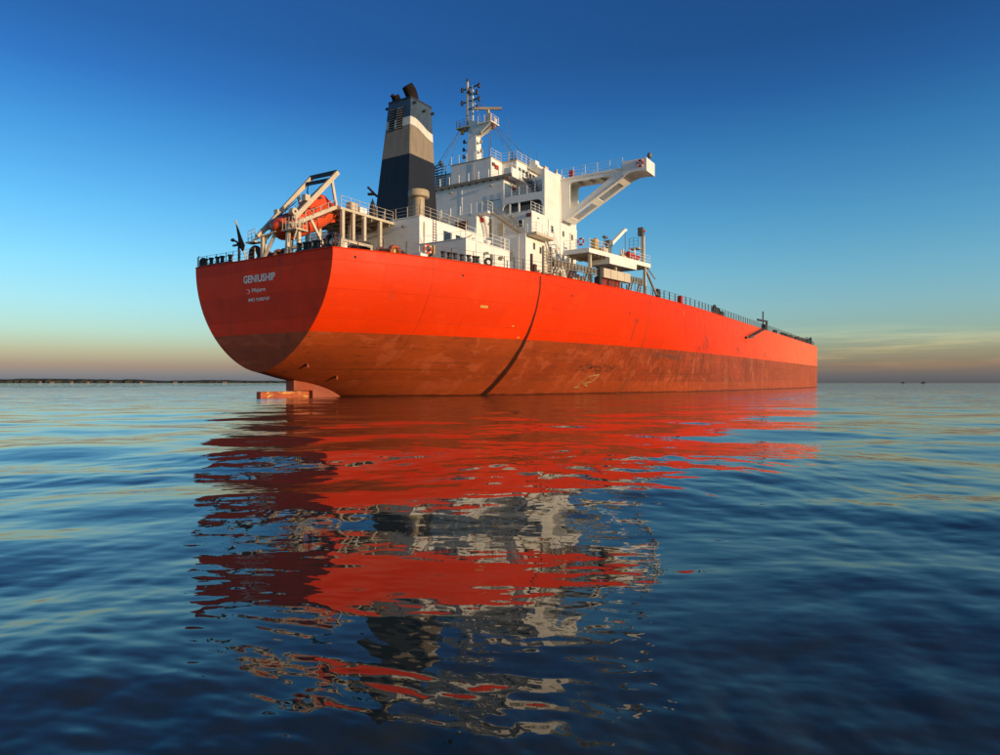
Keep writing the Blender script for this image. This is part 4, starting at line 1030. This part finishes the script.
    part('deck_locker', CREAM, pf, (3.9, 4.9, 9.6, 10.6, 22.3, 23.6)); part('deck_locker', WHITE2, pf, (3.9, 4.8, 11.1, 12.3, 22.3, 23.3))
    m = MB(); m.box(3.4, 4.6, 10.4, 13.2, 22.3, 22.9); m.build('deck_bin', GREY, pf)
    m = MB(); m.lathe((4.7, 13.4, 22.3), [(.42, 0), (.45, .9), (.3, 1.9), (.12, 2.3), (.02, 2.6)], 9); m.build('furled_canopy', DARK, pf, label='dark furled cover standing on the boat deck')
build_davit()

# ------------------------------------------------------------------ free-fall lifeboat on the ramp
def build_lifeboat():
    ang = R(-27.3)
    e = aboard('lifeboat', 2.35, 4.6, 19.35, 'orange enclosed lifeboat lying nose-down on the launching frame', 'lifeboat', None, Matrix.Rotation(math.pi, 4, 'Z') @ Matrix.Rotation(ang, 4, 'X'))
    A = [-5.5, -5.2, -4.4, -3.4, -2, 0, 1.4, 2.5, 3.2, 3.75, 4.05, 4.18]
    W = [1.15, 1.35, 1.6, 1.78, 1.88, 1.88, 1.82, 1.65, 1.4, 1.05, .6, .1]
    ZB = [.85, .6, .2, -.15, -.35, -.4, -.4, -.3, -.05, .4, .95, 1.45]
    ZT = [1.75, 1.9, 2.1, 2.35, 2.5, 2.6, 2.6, 2.55, 2.45, 2.25, 2.0, 1.7]
    n = 24; vs = []; fs = []
    for a, w, b, t in zip(A, W, ZB, ZT):
        c = b + (t - b) * .52
        for j in range(n):
            th = 2 * math.pi * j / n; cx, sz = math.cos(th), math.sin(th)
            x = w * math.copysign(abs(cx) ** .7, cx); z = c + ((t - c) if sz > 0 else (c - b)) * math.copysign(abs(sz) ** .85, sz)
            vs.append((x, a, z))
    for i in range(len(A) - 1):
        for j in range(n): fs.append((i*n + j, i*n + (j+1) % n, (i+1)*n + (j+1) % n, (i+1)*n + j))
    fs += [tuple(range(n))[::-1], tuple(range((len(A)-1)*n, len(A)*n))]
    MB().add(vs, fs).build('hull', ORANGEB, e, smooth=True)
    # raised steering cabin at the upper (after) end
    m = MB(); b = [(-1.25, -4.6, 2.0), (1.25, -4.6, 2.0), (1.3, -.6, 2.35), (-1.3, -.6, 2.35)]; t = [(-.85, -4.0, 3.25), (.85, -4.0, 3.25), (.85, -2.1, 3.3), (-.85, -2.1, 3.3)]
    m.add(b + t, [(0, 1, 5, 4), (1, 2, 6, 5), (2, 3, 7, 6), (3, 0, 4, 7), (4, 5, 6, 7)]); cab = m.build('cabin', ORANGEB, e, bevel=.18)
    for sg in (-1, 1):
        m = MB(); m.add([(sg * 1.02, -3.3, 2.85), (sg * 1.02, -2.7, 2.87), (sg * .95, -2.75, 3.1), (sg * .95, -3.25, 3.1), (sg * 1.1, -3.3, 2.85), (sg * 1.1, -2.7, 2.87), (sg * 1.03, -2.75, 3.1), (sg * 1.03, -3.25, 3.1)], [(0, 1, 2, 3), (4, 5, 6, 7), (0, 4, 5, 1), (1, 5, 6, 2), (2, 6, 7, 3), (3, 7, 4, 0)]); m.build('porthole', DARK, cab)
        for a in (-1.2, .6, 2.0): part('porthole', DARK, e, (sg * 1.5 - .12, sg * 1.5 + .12, a - .18, a + .18, 2.02, 2.26))
        m = MB(); m.tube([(sg * (w + .02), a, b_ + (t_ - b_) * .52) for a, w, b_, t_ in zip(A, W, ZB, ZT)][1:-1], .08, 6); m.build('rubbing_strake', BROWN, e)
        m = MB()
        for a in (-3.6, -1.8, 0, 1.8): m.tube([(sg * 1.9, a - .8, 1.2), (sg * 1.96, a, .85), (sg * 1.9, a + .8, 1.2)], .035, 5)
        m.build('grab_line', DARK, e)
    m = MB()
    for a in (-.6, 2.3):
        w, b_, t_ = np.interp(a, A, W), np.interp(a, A, ZB), np.interp(a, A, ZT); c = b_ + (t_ - b_) * .52
        pts = []
        for j in range(n + 1):
            th = 2 * math.pi * j / n; cx, sz = math.cos(th), math.sin(th)
            pts.append(((w + .03) * math.copysign(abs(cx) ** .7, cx), a, c + (((t_ - c) if sz > 0 else (c - b_)) + .03) * math.copysign(abs(sz) ** .85, sz)))
        m.tube(pts[:-1], .05, 5, closed=True)
    m.build('lashing', DARK, e)
    m = MB(); m.slab_yz([(-5.0, .6), (-5.6, .2), (-5.0, -.35), (-3.6, -.05), (-3.6, .2)], -.12, .12); m.build('skeg', ORANGEB, e)
    m = MB(); m.lathe((0, 0, 0), [(.5, -.2), (.55, 0), (.5, .25)], 14)
    m.v = [(x, -5.2 + z, .35 + y) for x, y, z in m.v]; m.build('propeller_nozzle', REDP, e)
    m = MB(); m.box(-.9, .9, -5.6, -5.45, 1.0, 1.7); m.build('stern_door', REDP, e)
build_lifeboat()

# ------------------------------------------------------------------ deck edge rails, fairleads and stern fittings
def edge(s, inset=.18): return (td(s) - inset, s, zd(s))
rail('railing', [(-11.6, .12, 15.72), (-6.0, .12, 15.72)], DARK, ship, h=1.3, step=2.0)
rail('railing', [(-6.0, .12, 15.72), (-.8, .12, 15.72)], CREAM, ship, h=1.3, step=1.4)
rail('railing', [(5.4, .12, 15.72), (11.6, .12, 15.72)], DARK, ship, h=1.35, step=1.4)
rail('railing', [edge(s) for s in (.3, 2.5, 5, 7.5, 10, 13, 16)], BROWN, ship, h=1.5, step=2.4)
rail('railing', [edge(s) for s in (16, 19, 22, 25, 27)], DARK, ship, h=1.5, step=2.0)
rail('railing', [edge(s) for s in (27, 30, 34, 38, 44, 50, 56)], BROWN, ship, h=1.4, step=2.4)
rail('railing', [edge(s, .3) for s in (57, 64, 72, 80, 95, 112, 140)], GREY, ship, h=1.55, step=2.3, r=.035, post=.07)
rail('railing', [edge(s, .3) for s in (140, 165, 190, 212, BOW0)], GREY, ship, h=1.6, step=2.6, r=.035, post=.075)
rail('railing', [(-edge(s, .3)[0], s, zd(s)) for s in (0.3, 10, 25, 40, 56, 80, 112, 160, BOW0)], GREY, ship, h=1.5, step=3)
def fairlead(t, s, z, ln, ax):
    m = MB(); a = Vector((1, 0, 0)) if ax == 't' else Vector((.42, .9, 0)); c = Vector((t, s, z))
    m.beam(c - a * ln/2 + Vector((0, 0, .15)), c + a * ln/2 + Vector((0, 0, .15)), .7, .3)
    k = max(2, int(ln / .75))
    for i in range(k):
        p = c + a * (-ln/2 + .3 + i * (ln - .6) / (k - 1)); m.lathe(p, [(.28, .3), (.22, .45), (.22, .9), (.32, 1.0), (.3, 1.12)], 10)
    m.build('fairlead', DARK, ship, smooth=True)
for t, ln in ((-10.9, 1.2), (-8.9, 1.8), (-6.6, 2.1), (6.6, 1.5), (8.1, 1.5), (9.6, 1.7)): fairlead(t, .55, 15.7, ln, 't')
for s, ln in ((11.6, 2.2), (13.6, 1.4), (15.4, 1.5), (16.9, 1.0)): fairlead(td(s) - .75, s, 15.7, ln, 's')
def chock(t, s, z, rz, sc=1.0):
    m = MB(); m.tube([(math.cos(a) * .72 * sc, 0, .85 * sc + math.sin(a) * .62 * sc) for a in [2*math.pi*i/16 for i in range(16)]], .26 * sc, 8, closed=True); m.box(-.95 * sc, .95 * sc, -.25 * sc, .25 * sc, -.05, .22 * sc)
    o = m.build('mooring_chock', DARK, ship, smooth=True); o.location = (t, s, z); o.rotation_euler = (0, 0, rz); return o
chock(10.9, .7, 15.7, 0, 1.0); chock(-11.0, .5, 15.7, 0, .75); chock(td(18.6) - .6, 18.6, 15.75, R(70), .66); chock(td(60) - .7, 60, 15.82, R(88), 1.0); chock(td(92) - .6, 92, 15.9, R(90), 1.2); chock(td(95) - .6, 95, 15.9, R(90), 1.0)
for s in (98, 160, 172, 178): part('deck_bollard', DARK, ship, (td(s) - 1.5, td(s) - .5, s - 1.2, s + 1.6, zd(s) - .05, zd(s) + 1.2))
# mooring winches seen between the stern pillars
def winch(t, s, mat, drum):
    m = MB(); m.tube([(t - .9, s, 16.7), (t + .9, s, 16.7)], .62, 14); w = m.build('mooring_winch', drum, ship, smooth=True)
    m = MB()
    for x in (-1.0, 1.0): m.tube([(t + x - .08, s, 16.7), (t + x + .08, s, 16.7)], .95, 14)
    m.build('winch_flange', mat, w); m2 = MB(); m2.box(t - 1.6, t + 1.5, s - .7, s + .7, 15.6, 15.95); m2.box(t + 1.1, t + 1.7, s - .4, s + .4, 15.9, 17.2); m2.build('winch_bed', DARK, w)
winch(9.3, 6.5, DARK, BROWN); winch(10.6, 9.6, BROWN, ORANGE); winch(4.3, 5.2, DARK, BROWN); winch(-2.6, 4.2, BROWN, BROWN); winch(9.2, 12.5, DARK, BEIGE)
part('deck_stringer', CREAM, ship, (11.15, 11.35, 1.6, 6.4, 16.7, 17.0), (11.2, 11.3, 1.6, 1.9, 15.7, 16.7), (11.2, 11.3, 6.1, 6.4, 15.7, 16.7)); part('deck_stringer', CREAM, ship, (13.6, 13.75, 9.8, 12.6, 16.1, 16.35))
part('vent_locker', WHITE2, ship, (12.6, 13.8, 11.7, 13.4, 15.65, 16.9)); part('deck_machinery', WHITE, ship, (-.5, 2.6, 10.0, 13.5, 15.65, 19.4)); 
m = MB(); m.tube([(5.0, 14.5, 18.2), (6.4, 14.8, 18.6), (7.0, 15.2, 17.9)], .18, 8); m.build('cable_trunk', DARK, ship)
part('oil_drum_rack', YELLOW, ship, (12.2, 12.6, 8.4, 8.8, 15.7, 17.0))
# gooseneck ventilators
def goose(t, s, z, mat, sc=1.0, rz=0):
    m = MB(); pts = [(-.75, 0, 0), (-.75, 0, 1.0)] + [(-.75 * math.cos(a), 0, 1.0 + .75 * math.sin(a)) for a in [math.pi * i / 8 for i in range(1, 9)]] + [(.75, 0, .45)]
    m.tube([(x * sc, y, zz * sc) for x, y, zz in pts], .36 * sc, 10); o = m.build('gooseneck_vent', mat, ship, smooth=True); o.location = (t, s, z); o.rotation_euler = (0, 0, rz)
goose(13.8, 7.3, 15.7, RUSTO, .62, R(60)); goose(-2.4, 1.4, 15.7, BROWN, .95); goose(2.1, 1.8, 15.7, BROWN, .6)
# stern lamp standard
m = MB(); m.tube([(-3.9, .3, 15.7), (-3.9, .3, 17.6), (-4.2, .25, 18.1), (-4.7, .2, 18.3)], .12, 6); m.lathe((-4.85, .2, 18.2), [(.12, -.02), (.28, .06), (.2, .3), (.08, .36)], 9); m.box(-4.8, -4.1, .1, .3, 17.6, 17.8); m.build('lamp_standard', DARK, ship)
# ensign staff and its furled flag
m = MB(); m.tube([(-2.35, .15, 15.75), (-3.6, -.35, 20.4)], .09, 6); m.build('flag_staff', CREAM, ship)
e = aboard('flag', -2.65, .0, 16.9, 'dark furled flag wrapped round the slanting stern staff', 'flag')
m = MB(); m.tube([(.0, -.05, -.1), (-.15, -.1, .5), (-.35, -.2, 1.4), (-.62, -.3, 2.4), (-.8, -.35, 3.0)], [.08, .36, .22, .13, .05], 9); m.build('cloth', BLACKC, e, smooth=True)

# life buoys on the rails
def buoy(t, s, z, rz, label, mat=ORANGE):
    e = aboard('life_buoy', t, s, z, label, 'life buoy', 'life buoys hung on the rails', Matrix.Rotation(rz, 4, 'Z'))
    m = MB(); m.tube([(math.cos(a) * .44, 0, .72 + math.sin(a) * .44) for a in [2*math.pi*i/20 for i in range(20)]], .13, 8, closed=True); m.build('ring', mat, e, smooth=True)
    for k in range(4):
        a = math.pi/4 + k*math.pi/2; m = MB(); m.tube([(math.cos(a + q) * .44, 0, .72 + math.sin(a + q) * .44) for q in (-.16, 0, .16)], .142, 8); m.build('band', WHITE2, e, smooth=True)
buoy(td(9.9) - .12, 9.9, 15.95, R(66), 'orange life buoy on the rail beside the white side house')
buoy(21.6, 38.22, 21.25, R(0), 'dark red life buoy on the boat platform rail below the bridge wing', REDP)
buoy(28.6, 43.2, 32.65, 0, 'red life buoy on the outer end of the bridge wing', REDP)
part('light_float', YELLOW, ship, (td(10.7)-.3, td(10.7)-.1, 10.6, 10.8, 16.2, 17.2))
e = aboard('raft_canister', 24.2, 51.6, 21.05, 'red rolled canister lying on the boat platform by the lamp post', 'canister', None, Matrix.Rotation(R(-9), 4, 'Z'))
m = MB(); m.tube([(0, -1.7, .75), (0, -1.5, .75), (0, 1.5, .55), (0, 1.8, .52)], [.3, .55, .5, .25], 14); m.build('body', REDP, e, smooth=True)
m = MB()
for y in (-.9, .9): m.box(-.6, .6, y - .12, y + .12, -.05, .35)
m.build('cradle', CREAM, e)

# folded boarding ladder half way along the side
p0, p1 = Vector((28.0, 117.5, 12.6)), Vector((27.25, 141, 16.4))
m = MB(); m.beam(p0, p1, .25, .34); m.beam(p0 + Vector((0, 0, .5)), p1 + Vector((0, 0, .55)), .1, .1); m.beam(p0 + Vector((-.9, -.6, -.1)), p0 + Vector((.2, 1.5, .2)), .9, .5)
for i in range(12): q = p0 + (p1 - p0) * (i / 11); m.beam(q, q + Vector((0, 0, .5)), .1, .15)
m.build('boarding_ladder', DARK, ship, label='dark boarding ladder slung on the side half way to the bow')
m = MB(); m.tube([(26.4, 141, 15.9), (26.4, 141, 21.0)], .18, 6); m.box(26.2, 27.2, 139.6, 142.8, 16.0, 17.4); m.beam((26.4, 134, 18.2), (26.4, 147, 18.7), .3, .5); m.tube([(26.4, 146, 16), (26.4, 146, 18.6)], .3, 6); m.build('ladder_davit', DARK, ship)
# forward windlass house, bulwark and fittings
def bulwark():
    m = MB(); ss = [204 + i * 4.0 for i in range(16)]; vs = []; fs = []
    for s in ss:
        t = td(s) - 2.2; h = .9 + max(0, s - 205) / 45 * 2.8
        vs += [(t, s, zd(s) - .05), (t, s, zd(s) + h), (t - .3, s, zd(s) + h), (t - .3, s, zd(s) - .05)]
    for i in range(len(ss) - 1):
        for k in range(4): fs.append((4*i + k, 4*i + (k+1) % 4, 4*i + 4 + (k+1) % 4, 4*i + 4 + k))
    fs += [(0, 1, 2, 3), tuple(4 * (len(ss) - 1) + k for k in (3, 2, 1, 0))]
    m.add(vs, fs)
    for s in ss[2:]: m.box(td(s) - 2.25, td(s) - 2.0, s - .12, s + .12, zd(s), zd(s) + 1.0 + max(0, s - 205) / 45 * 2.8 + (.5 if int(s) % 3 == 0 else 0))
    return m.build('bow_bulwark', DARK, ship, label='dark raised bulwark at the bow')
bulwark()
for s, h in ((186, 1.2), (191, 1.6), (195, 1.3), (202, 1.1), (206, 1.9), (210, 1.6), (216, 2.0)): part('deck_bollard', BROWN, ship, (td(s) - 2.6, td(s) - 1.2, s - 1.6, s + 1.7, zd(s) - .05, zd(s) + h))
part('deck_locker', REDP, ship, (26.0, 26.7, 68.5, 69.6, 15.8, 17.2))
part('windlass', BROWN, ship, (8, 22, 246, 262, 16.1, 18.4))

# ------------------------------------------------------------------ far shore and small boats on the horizon
def shore():
    rs = random.Random(3)
    m = MB(); Y = 5200.; x0, x1, dx = -5200., -1300., 26.
    n = int((x1 - x0) / dx); vs = []; fs = []
    hs = []; h = 22.
    for i in range(n + 1):
        u = i / n; h += rs.uniform(-3.5, 3.5); h = max(15, min(31, h)); env = 1.0 - .55 * u; hs.append(1.5 * h * env if u < .985 else h * env * .5)
    for i in range(n + 1):
        x = x0 + i * dx; y = Y + 500 * (i / n) + rs.uniform(-25, 25); c = hs[i]
        vs += [(x, y, -1), (x, y + 5, c * .55), (x, y + 40, c), (x, y + 200, c * .9), (x, y + 320, -1)]
    for i in range(n):
        for k in range(4): fs.append((5*i + k, 5*i + k + 1, 5*i + 6 + k, 5*i + 5 + k))
    m.add(vs, fs); o = m.build('far_woods', WOODS); tag(o, 'low dark wooded shore along the left horizon', None, None, 'stuff')
    b = MB(); b.add([(x0, Y - 60, -.5), (x1, Y + 440, -.5), (x1, Y + 520, 3.0), (x0, Y + 20, 3.0), (x0, Y + 60, -1), (x1, Y + 560, -1)], [(0, 1, 2, 3), (3, 2, 5, 4)])
    tag(b.build('shore', SAND), 'narrow pale beach below the far woods', None, None, 'structure')
shore()
HX = [(40, 16, 'leftmost of the pale houses on the far shore'), (52, 26, 'widest pale house on the left part of the far shore'), (72, 14, 'third pale house from the left on the far shore'), (88, 12, 'fourth pale house from the left on the far shore'), (111, 15, 'fifth pale house from the left on the far shore'), (141, 17, 'pale house on the far shore left of its centre gap'), (175, 26, 'pale house standing alone on the far shore'), (225, 34, 'pale house nearest to the ship on the far shore')]
for px, w, lab in HX:
    D = 5160. + 500 * (((px - 500) / 667. * 5200 + 5200) / 3900.) - 20; x = (px - 500) / 667. * D
    e = bpy.data.objects.new('shore_house', None); col.objects.link(e); e.location = (x, D, 1.5); tag(e, lab, 'house', 'pale houses on the far shore')
    part('wall', HOUSEW, e, (-w/2, w/2, -8, 8, -2, 9)); MB().slab_yz([(-9, 9), (9, 9), (0, 14)], -w/2 - 1, w/2 + 1).build('roof', ROOFM, e)
for px, D, lab in ((903, 4300., 'tiny dark boat on the right horizon, nearer to the ship'), (923.5, 3600., 'tiny dark boat with a mast on the right horizon, farther from the ship')):
    e = bpy.data.objects.new('distant_boat', None); col.objects.link(e); e.location = ((px - 500) / 667. * D, D, 0); tag(e, lab, 'boat', 'tiny boats on the right horizon')
    MB().add([(-11, -2.5, -1), (9, -2.5, -1), (9, 2.5, -1), (-11, 2.5, -1), (-14, -3, 4), (10, -3, 3), (10, 3, 3), (-14, 3, 4)], [(0, 3, 2, 1), (4, 5, 6, 7), (0, 1, 5, 4), (1, 2, 6, 5), (2, 3, 7, 6), (3, 0, 4, 7)]).build('hull', BLACKC, e)
    part('cabin', BLACKC, e, (-4, 4, -2, 2, 3, 9)); MB().tube([(0, 0, 8), (0, 0, 17)], .5, 5).build('mast', DARK, e)
